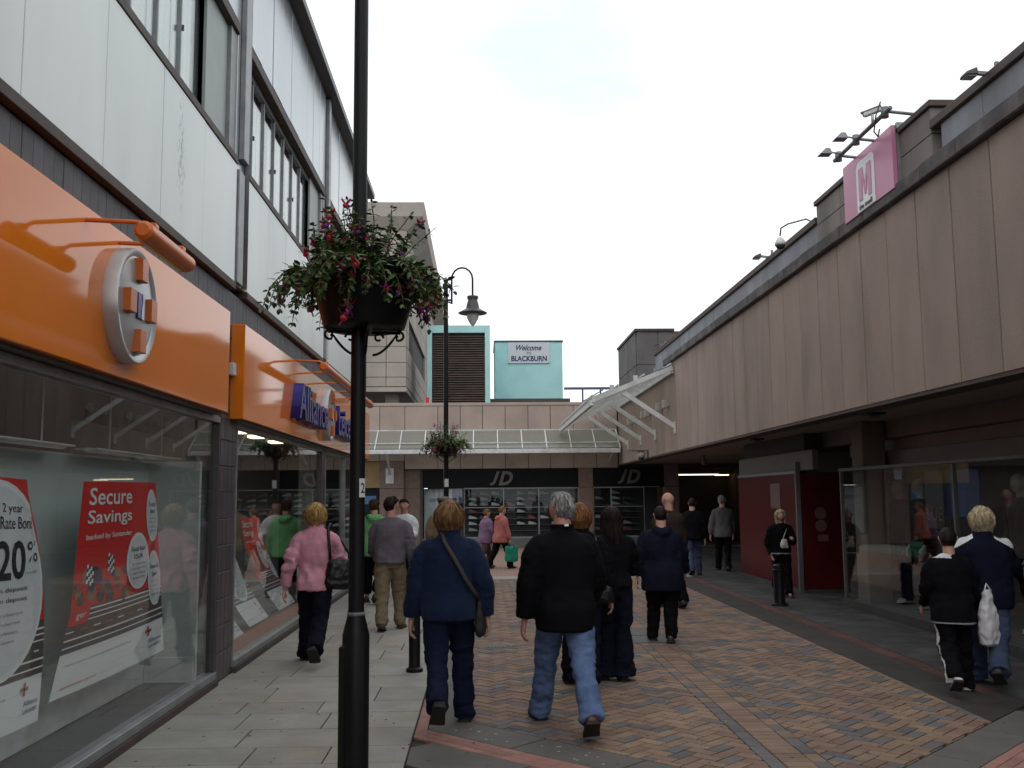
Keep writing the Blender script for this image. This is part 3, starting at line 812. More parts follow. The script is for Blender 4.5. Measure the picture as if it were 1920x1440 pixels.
# ------------------------------------------------------------------ right building: stone-clad shopping centre with overhang
RB = thing('shopping_centre', (4.5, 15, 0), 'stone-clad shopping centre block overhanging a dark covered walkway', 'building')
XR = 4.5
PW = 0.756
pm = piece_mesh('wall_panel', 0.06, PW-0.02, 2.10, m_stone, 0.005)
ys0 = 8.33-4*PW
i = 0
while True:
    a = ys0+i*PW
    if a > 32.4: break
    h = 1.0 if a < 22.7 else (4.60-2.675)/2.10
    o = link('wall_panel', pm, RB, Vector((XR+random.uniform(0, .004), a+0.010, 2.682))-ORG[RB.name])
    o.scale = (1, min(1.0, (32.66-a)/PW), h)
    i += 1
MB().box(XR+0.062, XR+0.30, -6, 32.66, 2.70, 4.60).build('wall_backing', m_dark, RB)
MB().box(XR+0.005, XR+0.06, -6, ys0, 2.68, 4.78).build('wall', m_stone, RB)
MB().box(XR+0.01, XR+0.30, -6, 32.66, 2.645, 2.68).build('wall_base_trim', m_brown, RB)
# cornice band
yy = 5.0
while yy < 25.4:
    ln = PW*random.choice((1.0, 1.0, 2.0))
    e = min(yy+ln, 25.4)
    if yy < 22.8:
        MB().box(XR-0.07+random.uniform(-.006, .006), XR+0.3, yy+0.004, e-0.004, 4.79, 4.955+random.uniform(-.004, .004)).build('cornice_block', m_cornice, RB, bevel=0.012)
    else:
        MB().box(XR-0.03, XR+0.3, yy+0.004, e-0.004, 4.70, 4.955).build('cornice_block', m_parapet, RB, bevel=0.012)
    yy = e
# parapet panels, tall central stretch
yy = 5.2
while yy < 25.3:
    e = min(yy+0.80, 25.3)
    tall = 9.3 < (yy+e)/2 < 12.8
    if not tall:
        MB().box(XR+0.01, XR+0.26, yy+0.004, e-0.004, 4.957, 5.25).build('parapet_panel', m_parapet, RB, bevel=0.004)
    yy = e
MB().box(XR-0.03, XR+0.30, 5.0, 9.36, 5.252, 5.345).build('coping', m_brown, RB, bevel=0.008)
MB().box(XR-0.03, XR+0.30, 12.78, 25.35, 5.252, 5.345).build('coping', m_brown, RB, bevel=0.008)
for a, b_ in ((9.38, 10.2), (10.21, 11.05), (11.06, 11.9), (11.91, 12.77)):
    MB().box(XR, XR+0.24, a, b_, 4.957, 5.215).build('parapet_panel', m_parapet2, RB, bevel=0.004)
    MB().box(XR, XR+0.24, a, b_, 5.223, 5.49).build('parapet_panel', m_parapet2, RB, bevel=0.004)
MB().box(XR-0.03, XR+0.30, 9.34, 12.80, 5.492, 5.56).build('coping', m_brown, RB, bevel=0.008)
MB().box(XR+0.30, 14, -6, 27, 4.6, 4.95).build('roof', m_dark, RB)
MB().box(XR+0.31, 14, 27, 33, 4.4, 4.62).build('roof', m_dark, RB)
# soffit and covered walkway
MB().box(XR+0.30, 14, -6, 32.66, 2.69, 2.85).build('soffit', m_soffit, RB)
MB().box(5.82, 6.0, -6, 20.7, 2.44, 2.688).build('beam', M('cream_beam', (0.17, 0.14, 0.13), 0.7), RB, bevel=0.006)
MB().box(6.01, 6.06, 5, 16.0, 2.24, 2.68).build('bulkhead', m_soffit, RB)
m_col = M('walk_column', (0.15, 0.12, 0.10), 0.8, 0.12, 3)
for yv in (14.05, 7.2):
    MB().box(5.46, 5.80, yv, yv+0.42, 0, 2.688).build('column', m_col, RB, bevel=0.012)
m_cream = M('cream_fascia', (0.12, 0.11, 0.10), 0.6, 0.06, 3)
# fashion shopfront (near) with corner return
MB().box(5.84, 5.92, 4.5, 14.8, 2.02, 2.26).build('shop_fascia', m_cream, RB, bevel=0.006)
MB().box(5.37, 5.43, 4.5, 14.8, 1.985, 2.03).build('window_rail', m_alu_dark, RB, bevel=0.004)
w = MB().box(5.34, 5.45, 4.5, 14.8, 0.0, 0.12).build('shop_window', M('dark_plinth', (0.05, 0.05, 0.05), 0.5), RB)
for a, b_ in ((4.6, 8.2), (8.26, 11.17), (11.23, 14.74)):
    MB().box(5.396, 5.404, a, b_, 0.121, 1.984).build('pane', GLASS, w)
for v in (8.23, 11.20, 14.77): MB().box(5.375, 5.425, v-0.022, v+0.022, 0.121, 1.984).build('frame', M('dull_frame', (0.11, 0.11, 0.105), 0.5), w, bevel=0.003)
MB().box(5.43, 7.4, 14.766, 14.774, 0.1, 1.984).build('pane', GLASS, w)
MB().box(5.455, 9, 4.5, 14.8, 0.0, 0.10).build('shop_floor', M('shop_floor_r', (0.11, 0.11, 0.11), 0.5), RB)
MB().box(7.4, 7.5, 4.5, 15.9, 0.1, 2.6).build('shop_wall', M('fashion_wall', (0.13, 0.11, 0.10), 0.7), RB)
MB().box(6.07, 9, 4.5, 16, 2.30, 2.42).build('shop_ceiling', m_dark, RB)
# red covered doorway panels
m_dred = M('red_vinyl', (0.085, 0.006, 0.008), 0.35, 0.12, 3, spec=0.22)
m_drprint = M('pale_print', (0.17, 0.09, 0.09), 0.5, 0.1, 4)
PA = thing('hoarding_panel', (5.35, 18.6, 0), 'dark red vinyl covered shop window running along the walkway', 'hoarding', 'red vinyl shop panels')
MB().box(5.35, 5.40, 16.80, 20.6, 0.06, 2.0).build('panel', m_dred, PA)
MB().box(5.33, 5.45, 16.8, 20.6, 0.0, 0.058).build('plinth', m_alu_dark, PA)
MB().box(5.34, 5.42, 16.8, 20.6, 2.002, 2.05).build('head_rail', m_alu, PA)
MB().box(5.325, 5.405, 16.72, 16.79, 0.0, 2.2).build('post', M('pale_post', (0.15, 0.14, 0.14), 0.5), PA, bevel=0.006)
MB().box(5.342, 5.348, 17.7, 18.3, 1.4, 1.85).build('print', m_drprint, PA)
PB = thing('hoarding_panel', (5.75, 16.7, 0), 'dark red vinyl panel with pale round stickers facing down the street', 'hoarding', 'red vinyl shop panels')
MB().box(5.41, 6.15, 16.70, 16.74, 0.06, 2.0).build('panel', m_dred, PB)
MB().box(5.40, 6.15, 16.69, 16.76, 0.0, 0.058).build('plinth', m_alu_dark, PB)
for zc in (1.33, 1.12):
    MB().prism_axis([(5.72+0.10*math.cos(a*0.35), zc+0.10*math.sin(a*0.35)) for a in range(18)], 'y', 16.692, 16.699).build('sticker', m_drprint, PB)
MB().box(5.66, 5.84, 16.692, 16.699, 0.86, 0.97).build('sticker', m_drprint, PB)
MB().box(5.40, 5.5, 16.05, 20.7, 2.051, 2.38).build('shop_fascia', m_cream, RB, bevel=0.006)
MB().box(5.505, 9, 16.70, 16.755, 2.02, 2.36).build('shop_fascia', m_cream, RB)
MB().box(6.155, 9, 16.70, 16.755, 0, 2.015).build('shop_return', m_dark, RB)
MB().box(5.51, 9, 16.76, 20.7, 0, 2.69).build('shop_block', m_dark, RB)
# soffit light fittings
m_fit = M('light_fitting', (0.05, 0.045, 0.045), 0.5)
for j, (x, y_, s_) in enumerate(((5.05, 12.57, 0.24), (5.1, 18.2, 0.22))):
    t_ = thing('soffit_light', (x, y_, 2.62), ('unlit square light fitting under the overhang nearest the camera', 'unlit square light fitting under the overhang by the red panels')[j], 'light fitting', 'soffit lights')
    MB().box(x-s_/2, x+s_/2, y_-s_/2, y_+s_/2, 2.655, 2.689).build('plate', m_fit, t_, bevel=0.006)
    MB().box(x-s_/2+.05, x+s_/2-.05, y_-s_/2+.05, y_+s_/2-.05, 2.62, 2.654).build('diffuser', M('dim_diffuser', (0.16, 0.14, 0.13), 0.4), t_, bevel=0.006)
for j, (x, y_) in enumerate(((5.75, 25.5), (6.2, 22.6))):
    t_ = thing('spot_light', (x, y_, 2.5), ('small cylindrical downlight hanging under the soffit by the mall entrance', 'larger cylindrical downlight hanging in front of the red panels')[j], 'light fitting', 'hanging downlights')
    MB().tube([(x, y_, 2.689), (x, y_, 2.6)], 0.02, 8).build('stem', m_fit, t_)
    MB().tube([(x, y_, 2.6), (x, y_, 2.43)], 0.065+0.02*j, 14).build('can', M('fitting_grey', (0.11, 0.10, 0.10), 0.5), t_, smooth=True, auto=True)

# ------------------------------------------------------------------ back building: low stone wall above the sports shop
BB = thing('corner_shop_building', (0, 32.7, 0), 'low stone-panelled building with dark shopfronts closing the end of the street', 'building')
YB = 32.7
m_bstone = m_stone_b
def bpanel(x0, x1, z0, z1, m_=m_bstone, name='wall_panel'):
    return MB().box(x0+0.008, x1-0.008, YB-0.03+random.uniform(-.003, .003), YB+0.05, z0, z1).build(name, m_, BB, bevel=0.006)
xj = [-5.0, -4.2, -3.39, -2.56, -1.47, -0.73, 0.01, 0.76, 1.52, 2.26, 3.03, 3.78, 4.49]
for a, b_ in zip(xj[:-1], xj[1:]):
    bpanel(a, b_, 3.82, 4.66)
    if b_ > -2.5 : bpanel(a, b_, 2.585, 3.814)
    else: bpanel(a, b_, 2.86, 3.814)
MB().box(-9, 4.49, YB-0.05, YB+0.3, 4.665, 4.77).build('coping', m_bstone, BB, bevel=0.01)
MB().box(-9, 12, YB+0.052, YB+0.3, 2.55, 4.66).build('wall_backing', m_dark, BB)
MB().box(-9, -5.0, YB-0.03, YB+0.05, 2.86, 4.66).build('wall', m_bstone, BB)
MB().box(-9, 12, YB+0.3, 34.2, 4.55, 4.7).build('roof', m_dark, BB)
m_pil = M('brown_granite', (0.19, 0.125, 0.105), 0.5, 0.18, 6, fine=0.15)
for a, b_, zt in ((-3.38, -2.59, 2.855), (3.17, 3.65, 2.58), (6.02, 6.5, 2.69)):
    MB().box(a, b_, YB-0.02, YB+0.4, 0, 1.94).build('pillar', m_pil, BB, bevel=0.008)
    MB().box(a, b_, YB-0.02, YB+0.4, 1.952, zt).build('pillar', m_pil, BB, bevel=0.008)
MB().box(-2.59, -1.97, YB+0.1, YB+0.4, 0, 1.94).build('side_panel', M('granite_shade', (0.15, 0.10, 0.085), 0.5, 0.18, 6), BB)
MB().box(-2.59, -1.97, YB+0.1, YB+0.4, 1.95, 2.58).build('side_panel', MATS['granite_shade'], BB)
MB().box(-5.5, -3.38, YB+0.05, YB+0.3, 1.98, 2.855).build('tan_fascia', M('tan_fascia', (0.30, 0.20, 0.10), 0.7), BB)
MB().box(-5.5, -3.38, YB+0.1, YB+0.3, 0.3, 1.975).build('dark_shopfront', M('shop_dark', (0.02, 0.022, 0.03), 0.15), BB)
MB().box(-3.9, -3.5, YB+0.09, YB+0.1, 1.45, 1.72).build('blue_notice', M('notice_blue', (0.08, 0.16, 0.3), 0.5), BB)
# sports shop: fascias, windows, shelves of shoes
m_fasc = M('black_fascia', (0.007, 0.006, 0.007), 0.5, 0.2, 4, spec=0.15)
m_jd = M('logo_grey', (0.13, 0.12, 0.12), 0.4, 0.1, 8)
SG1 = thing('shop_sign', (0.6, YB, 1.95), 'long black fascia with large slanted grey JD letters', 'sign', 'black sports shop signs')
MB().box(-1.97, 3.17, YB-0.01, YB+0.2, 1.96, 2.58).build('sign_board', m_fasc, SG1, bevel=0.006)
text_on('letter', 'J', (0.24, YB-0.05, 2.03), (1, 0, 0), (0, 0, 1), m_jd, SG1, w=0.33, h=0.46, extrude=0.03, shear=0.35, offset=0.035)
text_on('letter', 'D', (0.53, YB-0.05, 2.03), (1, 0, 0), (0, 0, 1), m_jd, SG1, w=0.47, h=0.46, extrude=0.03, shear=0.3, offset=0.035)
SG2 = thing('shop_sign', (4.8, YB, 1.95), 'shorter black fascia with slanted grey JD letters right of the granite pillar', 'sign', 'black sports shop signs')
MB().box(3.65, 6.02, YB-0.01, YB+0.2, 1.96, 2.58).build('sign_board', m_fasc, SG2, bevel=0.006)
text_on('letter', 'J', (4.48, YB-0.05, 2.06), (1, 0, 0), (0, 0, 1), m_jd, SG2, w=0.32, h=0.46, extrude=0.03, shear=0.35, offset=0.035)
text_on('letter', 'D', (4.76, YB-0.05, 2.06), (1, 0, 0), (0, 0, 1), m_jd, SG2, w=0.46, h=0.46, extrude=0.03, shear=0.3, offset=0.035)
m_wframe = M('bright_frame', (0.24, 0.28, 0.29), 0.35, metal=0.3)
def bwin(x0, x1, vs_):
    w = MB().box(x0, x1, YB+0.02, YB+0.09, 1.915, 1.955).build('shop_window', m_wframe, BB)
    MB().box(x0, x1, YB+0.02, YB+0.09, 0.30, 0.35).build('bottom_rail', m_wframe, w)
    MB().box(x0, x1, YB-0.03, YB+0.3, 0, 0.295).build('plinth', M('grey_plinth', (0.12, 0.12, 0.115), 0.6), w, bevel=0.006)
    vs2 = [x0]+vs_+[x1]
    for v in vs2: MB().box(v-0.018 if v > x0 else v, v+0.018 if v < x1 else v, YB+0.02, YB+0.09, 0.351, 1.914).build('frame', m_wframe, w)
    for a, b_ in zip(vs2[:-1], vs2[1:]):
        MB().box(a+0.019, b_-0.019, YB+0.05, YB+0.056, 0.351, 1.914).build('pane', GLASS_JD, w)
    MB().box(x0, x1, YB+0.025, YB+0.085, 1.295, 1.32).build('transom', m_wframe, w)
    return w
bwin(-0.62, 3.17, [0.69, 1.85])
bwin(3.66, 5.35, [4.25])
m_jdin = M('shop_interior', (0.06, 0.055, 0.055), 0.8)
MB().box(-2.0, 12, 36.2, 36.4, 0, 2.6).build('shop_wall', m_jdin, BB)
MB().box(-1.97, 6.0, YB+0.8, YB+0.86, 0.3, 1.94).build('shelf_wall', M('shelf_wall', (0.045, 0.045, 0.05), 0.6), BB)
MB().box(-2.0, 6.0, YB+0.3, YB+0.86, 2.3, 2.5).build('shop_ceiling', m_jdin, BB)
MB().box(-9, -1.98, YB+0.42, YB+0.5, 0, 2.56).build('rear_wall', m_dark, BB)
MB().box(-2.06, -1.975, YB+0.06, YB+0.9, 0, 2.56).build('side_wall', m_dark, BB)
# left display with posters
MB().box(-1.97, -0.66, YB+0.05, YB+0.056, 0.31, 1.93).build('pane', GLASS, BB)
MB().box(-1.97, -0.66, YB-0.02, YB+0.3, 0, 0.30).build('plinth', MATS['grey_plinth'], BB)
t_ = thing('window_poster', (-1.45, YB+0.2, 0.35), 'pale grey poster filling the left end of the sports shop window', 'poster')
MB().box(-1.93, -1.0, YB+0.2, YB+0.215, 0.35, 1.92).build('sheet', M('pale_poster', (0.30, 0.33, 0.34), 0.5, 0.1, 2), t_)
MB().box(-1.75, -1.15, YB+0.19, YB+0.199, 1.50, 1.62).build('print', M('poster_blue_grey', (0.13, 0.18, 0.24), 0.5), t_)
t_ = thing('window_poster', (-0.8, YB+0.2, 1.4), 'small dark blue poster beside the pale poster in the sports shop', 'poster')
MB().box(-0.97, -0.68, YB+0.2, YB+0.215, 1.45, 1.92).build('sheet', M('dark_blue_poster', (0.03, 0.06, 0.16), 0.5), t_)
m_shelf = M('glass_shelf', (0.12, 0.135, 0.14), 0.3)
shelves = []
zs = [0.52, 0.72, 0.92, 1.12, 1.36, 1.54, 1.72]
for (a, b_) in ((-0.5, 0.66), (0.74, 1.82), (1.9, 3.1), (3.75, 4.2), (4.32, 5.25)):
    for z in zs:
        MB().box(a, b_, YB+0.55, YB+0.80, z, z+0.012).build('display_shelf', m_shelf, BB)
        shelves.append((a, b_, z+0.013))
def shoe_mesh(name, mats):
    L_ = 0.27; secs = [(0.0, .030, .085), (0.05, .036, .10), (0.10, .034, .085), (0.16, .040, .065), (0.22, .042, .05), (0.27, .022, .03)]
    mb = MB(); vs_ = []; fs = []
    for x, hw, h in secs:
        vs_ += [(x, -hw, 0), (x, hw, 0), (x, hw, 0.022), (x, hw*0.7, h), (x, -hw*0.7, h), (x, -hw, 0.022)]
    for i in range(len(secs)-1):
        for j in range(6): fs.append((i*6+j, i*6+(j+1) % 6, (i+1)*6+(j+1) % 6, (i+1)*6+j))
    fs += [tuple(range(6))[::-1], tuple(range(30, 36))]
    mb.add(vs_, fs); return mb.mesh(name, mats)
shoe_mats = [M('trainer_white', (0.55, 0.56, 0.56), 0.4), M('trainer_grey', (0.28, 0.29, 0.30), 0.4), M('trainer_dark', (0.06, 0.06, 0.065), 0.4), M('trainer_red', (0.25, 0.05, 0.04), 0.4)]
shoe_me = [shoe_mesh('trainer', m_) for m_ in shoe_mats]
random.seed(11)
for a, b_, z in shelves:
    x = a+0.03
    while x+0.28 < b_:
        if random.random() < 0.62:
            k = random.choices((0, 1, 2, 3), (3, 3, 2, 1))[0]
            o = link('trainer', shoe_me[k], None, (x, YB+0.67, z))
            tag(o, ('white trainer on the sports shop display wall', 'grey trainer on the sports shop display wall', 'dark trainer on the sports shop display wall', 'red trainer on the sports shop display wall')[k], 'shoe',
                ('white trainers', 'grey trainers', 'dark trainers', 'red trainers')[k]+' on the display wall')
        x += 0.38
# mall entrance: dark hall with lit strips
MB().box(6.5, 14, 44, 44.3, 0, 2.7).build('hall_wall', m_dark, BB)
MB().box(5.9, 6.02, YB+0.4, 44, 0, 2.7).build('hall_wall', M('hall_brown', (0.13, 0.08, 0.05), 0.6), BB)
MB().box(12, 12.2, 20, 44, 0, 2.7).build('hall_wall', MATS['hall_brown'], BB)
MB().box(6.5, 12, YB-0.01, 44, 2.58, 2.75).build('hall_ceiling', m_dark, BB)
MB().box(6.03, 12, 32.61, 44, -0.03, 0.0).build('hall_floor', M('hall_floor', (0.20, 0.17, 0.15), 0.3), BB)
m_strip = M('lit_strip', (1.0, 0.80, 0.50), 0.4, emit=3.0)
for j, (x0, x1, y_, lab) in enumerate(((6.75, 8.3, 34.5, 'long lit fluorescent strip at the left of the mall entrance'), (8.35, 8.9, 35.5, 'short lit fluorescent strip in the middle of the mall entrance'), (9.0, 9.9, 36.5, 'lit fluorescent strip at the right of the mall entrance'))):
    t_ = thing('strip_light', ((x0+x1)/2, y_, 2.36), lab, 'light', 'mall entrance lights')
    MB().box(x0, x1, y_-0.05, y_+0.05, 2.385, 2.43).build('housing', m_wpaint, t_)
    MB().tube([(x0+0.02, y_, 2.365), (x1-0.02, y_, 2.365)], 0.018, 8).build('tube', m_strip, t_)
    for xx in (x0+0.15, x1-0.15): MB().tube([(xx, y_, 2.43), (xx, y_, 2.58)], 0.006, 6).build('hanger', m_alu, t_)
m_shoplit = M('lit_stock', (0.8, 0.45, 0.16), 0.5, var=0.6, scale=3, emit=0.15)
for j, (x, y_, z) in enumerate(((6.9, 40, 1.5), (8.2, 41, 1.2), (9.2, 42, 1.7), (10, 42, 1.0))):
    MB().box(x, x+0.5, y_, y_+0.1, z-0.5, z+0.5).build('lit_display', m_shoplit, BB)

# ------------------------------------------------------------------ glass canopies
CB = thing('canopy', (0.3, 32.7, 3.0), 'white framed glass canopy along the back wall above the sports shop', 'canopy')
zt, zf, yf = 3.83, 3.18, 31.55
MB().box(-5.0, 4.42, YB-0.10, YB-0.055, 3.79, 3.87).build('wall_rail', m_wpaint, CB)
MB().box(-5.0, 4.42, yf-0.04, yf+0.04, 3.03, 3.17).build('gutter', m_wpaint, CB, bevel=0.01)
MB().obox((-5.0, yf+0.24, zf+0.24*0.6+0.06), (4.42, yf+0.24, zf+0.24*0.6+0.06), 0.03, 0.03).build('purlin', m_wpaint, CB)
xs = [-5.0+0.785*i for i in range(13)]
for a in xs:
    MB().obox((a, YB-0.10, zt), (a, yf, zf), 0.035, 0.06).build('glazing_bar', m_wpaint, CB)
for a, b_ in zip(xs[:-1], xs[1:]):
    p = [(a+0.02, YB-0.1, zt-0.004), (b_-0.02, YB-0.1, zt-0.004), (b_-0.02, yf+0.03, zf-0.004+0.02), (a+0.02, yf+0.03, zf-0.004+0.02)]
    q = [(x, y_, z+0.01) for x, y_, z in p]
    MB().add(p+q, [(0,3,2,1),(4,5,6,7),(0,1,5,4),(1,2,6,5),(2,3,7,6),(3,0,4,7)]).build('pane', GLASS_CAN, CB)
for a in (-3.05, 0.9, 4.2):
    MB().obox((a, yf+0.1, 3.05), (a, YB-0.05, 2.45 if a < 0 else 2.75), 0.07, 0.09).build('bracket', m_wpaint, CB)
MB().box(-3.18, -2.92, YB-0.045, YB-0.022, 2.12, 2.62).build('bracket_plate', m_wpaint, CB)

CR = thing('canopy', (3.5, 27.5, 3.5), 'white framed sloping glass canopy on struts at the right corner of the street', 'canopy')
xo, zo, xi, zi = 2.56, 3.84, 4.42, 4.58
y0c, y1c = 22.8, 32.3
MB().box(4.42, 4.49, y0c, y1c, 4.50, 4.595).build('wall_rail', m_wpaint, CR)
MB().box(xo-0.04, xo+0.04, y0c, y1c, 3.74, 3.86).build('gutter', m_wpaint, CR, bevel=0.01)
nb = 12
ysb = [y0c+(y1c-y0c)*i/nb for i in range(nb+1)]
for j, v in enumerate(ysb):
    MB().obox((xi+0.04, v, zi+0.04), (xo, v, zo+0.02), 0.05 if j == 0 else 0.03, 0.11 if j == 0 else 0.05, up=(0, 0, 1)).build('rafter', m_wpaint, CR, bevel=0.004)
    if j % 3 == 0:
        for fr_ in (0.25, 0.55):
            x = xo+(xi-xo)*fr_; z = zo+(zi-zo)*fr_
            MB().box(x-0.05, x+0.05, v-0.02, v+0.02, z+0.06, z+0.20).build('cleat', m_wpaint, CR)
for a, b_ in zip(ysb[:-1], ysb[1:]):
    p = [(xi, a+0.03, zi+0.10), (xi, b_-0.03, zi+0.10), (xo, b_-0.03, zo+0.10), (xo, a+0.03, zo+0.10)]  # sloping sheet
    q = [(x, y_, z+0.01) for x, y_, z in p]
    MB().add(p+q, [(0,1,2,3),(7,6,5,4),(0,4,5,1),(1,5,6,2),(2,6,7,3),(3,7,4,0)]).build('pane', GLASS_CLEAR, CR)
for fr_ in (0.0, 0.33, 0.66, 1.0):
    x = xo+(xi-xo)*fr_; z = zo+(zi-zo)*fr_+0.14
    MB().obox((x, y0c, z), (x, y1c, z), 0.03, 0.035).build('purlin', m_wpaint, CR)
for v in (22.85, 25.45, 27.85, 30.3):
    MB().obox((3.28, v, 4.06), (4.49, v, 3.24), 0.06, 0.11).build('strut', m_wpaint, CR, bevel=0.005)
    MB().box(4.465, 4.498, v-0.06, v+0.06, 3.08, 3.36).build('strut_plate', m_wpaint, CR)
m_wl = M('wall_light', (0.42, 0.40, 0.36), 0.5)
for j, v in enumerate((23.6, 24.5, 26.2, 26.9, 28.4, 29.4)):
    t_ = thing('wall_light', (4.42, v, 3.85), ('nearest', 'second', 'third', 'fourth', 'fifth', 'farthest')[j]+' small cream box light on the wall under the corner canopy', 'light', 'box lights under the corner canopy')
    MB().box(4.34, 4.46, v-0.07, v+0.07, 3.74, 3.94).build('body', m_wl, t_, bevel=0.015)
    MB().box(4.46, 4.498, v-0.04, v+0.04, 3.80, 3.88).build('mount', m_wpaint, t_)

# ------------------------------------------------------------------ roofs behind
TW = thing('stone_tower_block', (-3, 40, 4.7), 'tall stone-panelled block with flared cornice behind the back wall', 'building')
zj = [5.47, 5.8, 6.31, 6.87, 7.43, 7.99, 8.64, 9.24, 9.85, 10.41, 11.0]
for a, b_ in zip(zj[:-1], zj[1:]):
    for x0, x1 in ((-7.5, -5.2), (-5.2, -3.32), (-3.32, -2.62)):
        MB().box(x0+0.008, x1-0.008, 34.0, 34.2, a+0.008, b_-0.008).build('wall_panel', m_tower, TW, bevel=0.008)
    yv = 34.0
    for d_ in (0.9, 1.8, 4, 4, 4, 5, 6):
        if not (6.8 < a < 7.5 and 35.5 < yv+d_/2 < 44):
            MB().box(-2.8, -2.6, yv+0.21 if yv < 34.1 else yv+0.008, yv+d_-0.008, a+0.008, b_-0.008).build('wall_panel', m_tower, TW, bevel=0.008)
        yv += d_
MB().box(-7.5, -2.7, 34.18, 60, 5.5, 11.0).build('core', m_dark, TW)
MB().add([(-7.5, 34, 11.0), (-2.6, 34, 11.0), (-2.6, 60, 11.0), (-7.5, 60, 11.0), (-7.6, 33.75, 11.45), (-2.05, 33.75, 11.45), (-2.05, 60, 11.45), (-7.6, 60, 11.45), (-7.6, 33.75, 11.95), (-2.0, 33.75, 11.95), (-2.0, 60, 11.95), (-7.6, 60, 11.95)],
    [(0,1,2,3),(8,11,10,9),(0,4,5,1),(1,5,6,2),(4,8,9,5),(5,9,10,6),(2,6,7,3),(3,7,4,0),(6,10,11,7),(7,11,8,4)]).build('cornice', m_tower, TW)
MB().box(-7.5, -2.62, 34.02, 60, 5.30, 5.462).build('underside', m_tower, TW)
MB().box(-3.4, -2.95, 34.6, 35.2, 4.7, 5.30).build('stub_column', m_tower, TW)
MB().box(-1.98, -1.86, 34.6, 34.62, 4.75, 5.15).build('red_banner', m_red, TW)
M1 = thing('plant_room', (-0.8, 36, 4.7), 'mint green rooftop plant room with a large dark louvre', 'plant room', 'mint rooftop boxes')
MB().box(-2.02, -1.84, 36.0, 38.5, 4.7, 7.96).build('side_wall', m_mint, M1, bevel=0.01)
MB().box(0.11, 0.30, 36.0, 38.5, 4.7, 7.96).build('side_wall', m_mint, M1, bevel=0.01)
MB().box(-1.838, 0.108, 36.0, 38.5, 7.68, 7.96).build('head', m_mint, M1, bevel=0.01)
MB().box(-1.838, 0.108, 36.4, 36.5, 4.7, 7.678).build('backing', m_ink, M1)
m_louv = M('louvre', (0.10, 0.072, 0.062), 0.55, 0.2, 4, rnd=0.15)
sl = MB().add([(0, 0, 0), (1.94, 0, 0), (1.94, 0.12, 0.085), (0, 0.12, 0.085), (0, 0, 0.018), (1.94, 0, 0.018), (1.94, 0.12, 0.103), (0, 0.12, 0.103)],
    [(0,3,2,1),(4,5,6,7),(0,1,5,4),(1,2,6,5),(2,3,7,6),(3,0,4,7)]).mesh('slat', m_louv)
z = 4.72
while z < 7.58:
    link('slat', sl, M1, Vector((-1.836, 36.06, z))-ORG[M1.name]); z += 0.088
M2 = thing('plant_room', (1.8, 38, 4.7), 'mint green rooftop box carrying a white welcome board', 'plant room', 'mint rooftop boxes')
MB().box(0.50, 3.13, 38.0, 41, 5.42, 7.64).build('wall', m_mint, M2, bevel=0.01)
MB().box(0.47, 3.16, 37.97, 41, 7.642, 7.70).build('roof_edge', m_alu_dark, M2)
MB().box(0.3, 3.4, 37.9, 41, 5.2, 5.415).build('base', m_alu_dark, M2)
WS = thing('welcome_sign', (1.82, 38, 6.8), 'white board with blue Welcome to Blackburn lettering', 'sign')
MB().box(1.01, 2.64, 37.95, 37.985, 6.80, 7.62).build('board', M('board_white', (0.62, 0.64, 0.68), 0.5, 0.04), WS, bevel=0.005)
m_navy = M('navy_letter', (0.025, 0.03, 0.12), 0.5)
text_on('letters', 'Welcome', (1.34, 37.945, 7.30), (1, 0, 0), (0, 0, 1), m_navy, WS, w=0.98, h=0.22, extrude=0.003, shear=0.4, offset=0.016)
text_on('letter', 'T', (1.73, 37.945, 7.145), (1, 0, 0), (0, 0, 1), m_navy, WS, w=0.08, h=0.10, extrude=0.003, offset=0.008)
text_on('letter', 'O', (1.82, 37.945, 7.145), (1, 0, 0), (0, 0, 1), m_navy, WS, w=0.09, h=0.10, extrude=0.003, offset=0.008)
text_on('letters', 'BLACKBURN', (1.14, 37.945, 6.88), (1, 0, 0), (0, 0, 1), m_navy, WS, w=1.38, h=0.21, extrude=0.003, offset=0.026)
RL = thing('roof_railing', (4, 38, 4.7), 'blue steel roof railing right of the welcome box', 'railing')
m_rblue = M('rail_blue', (0.09, 0.11, 0.20), 0.5)
MB().obox((3.18, 38, 5.81), (5.2, 38, 5.81), 0.08, 0.09).build('top_rail', m_rblue, RL)
for x in (3.9, 4.6, 5.2): MB().obox((x, 38, 4.7), (x, 38, 5.77), 0.06, 0.06, up=(0, 1, 0)).build('post', m_rblue, RL)
MB().obox((3.9, 38, 5.3), (4.7, 38, 5.75), 0.04, 0.04).build('brace', m_rblue, RL)
CBK = thing('lift_housing', (5.3, 32, 4.6), 'dark concrete rooftop housing at the far end of the right building', 'plant room')
for a, b_ in ((4.62, 5.65), (5.66, 6.70)):
    MB().box(4.80, 5.44, 30.0, 30.15, a, b_).build('wall_panel', m_concrete, CBK, bevel=0.01)
    MB().box(5.45, 5.90, 30.0, 30.15, a, b_).build('wall_panel', m_concrete, CBK, bevel=0.01)
    MB().box(4.76, 4.90, 30.16, 32.0, a, b_).build('wall_panel', m_concrete, CBK, bevel=0.01)
    MB().box(4.76, 4.90, 32.01, 34.0, a, b_).build('wall_panel', m_concrete, CBK, bevel=0.01)
MB().box(4.905, 5.85, 30.155, 34, 4.62, 6.68).build('core', m_dark, CBK)
MB().box(4.72, 5.95, 29.95, 34.05, 6.702, 6.78).build('coping', m_brown, CBK)

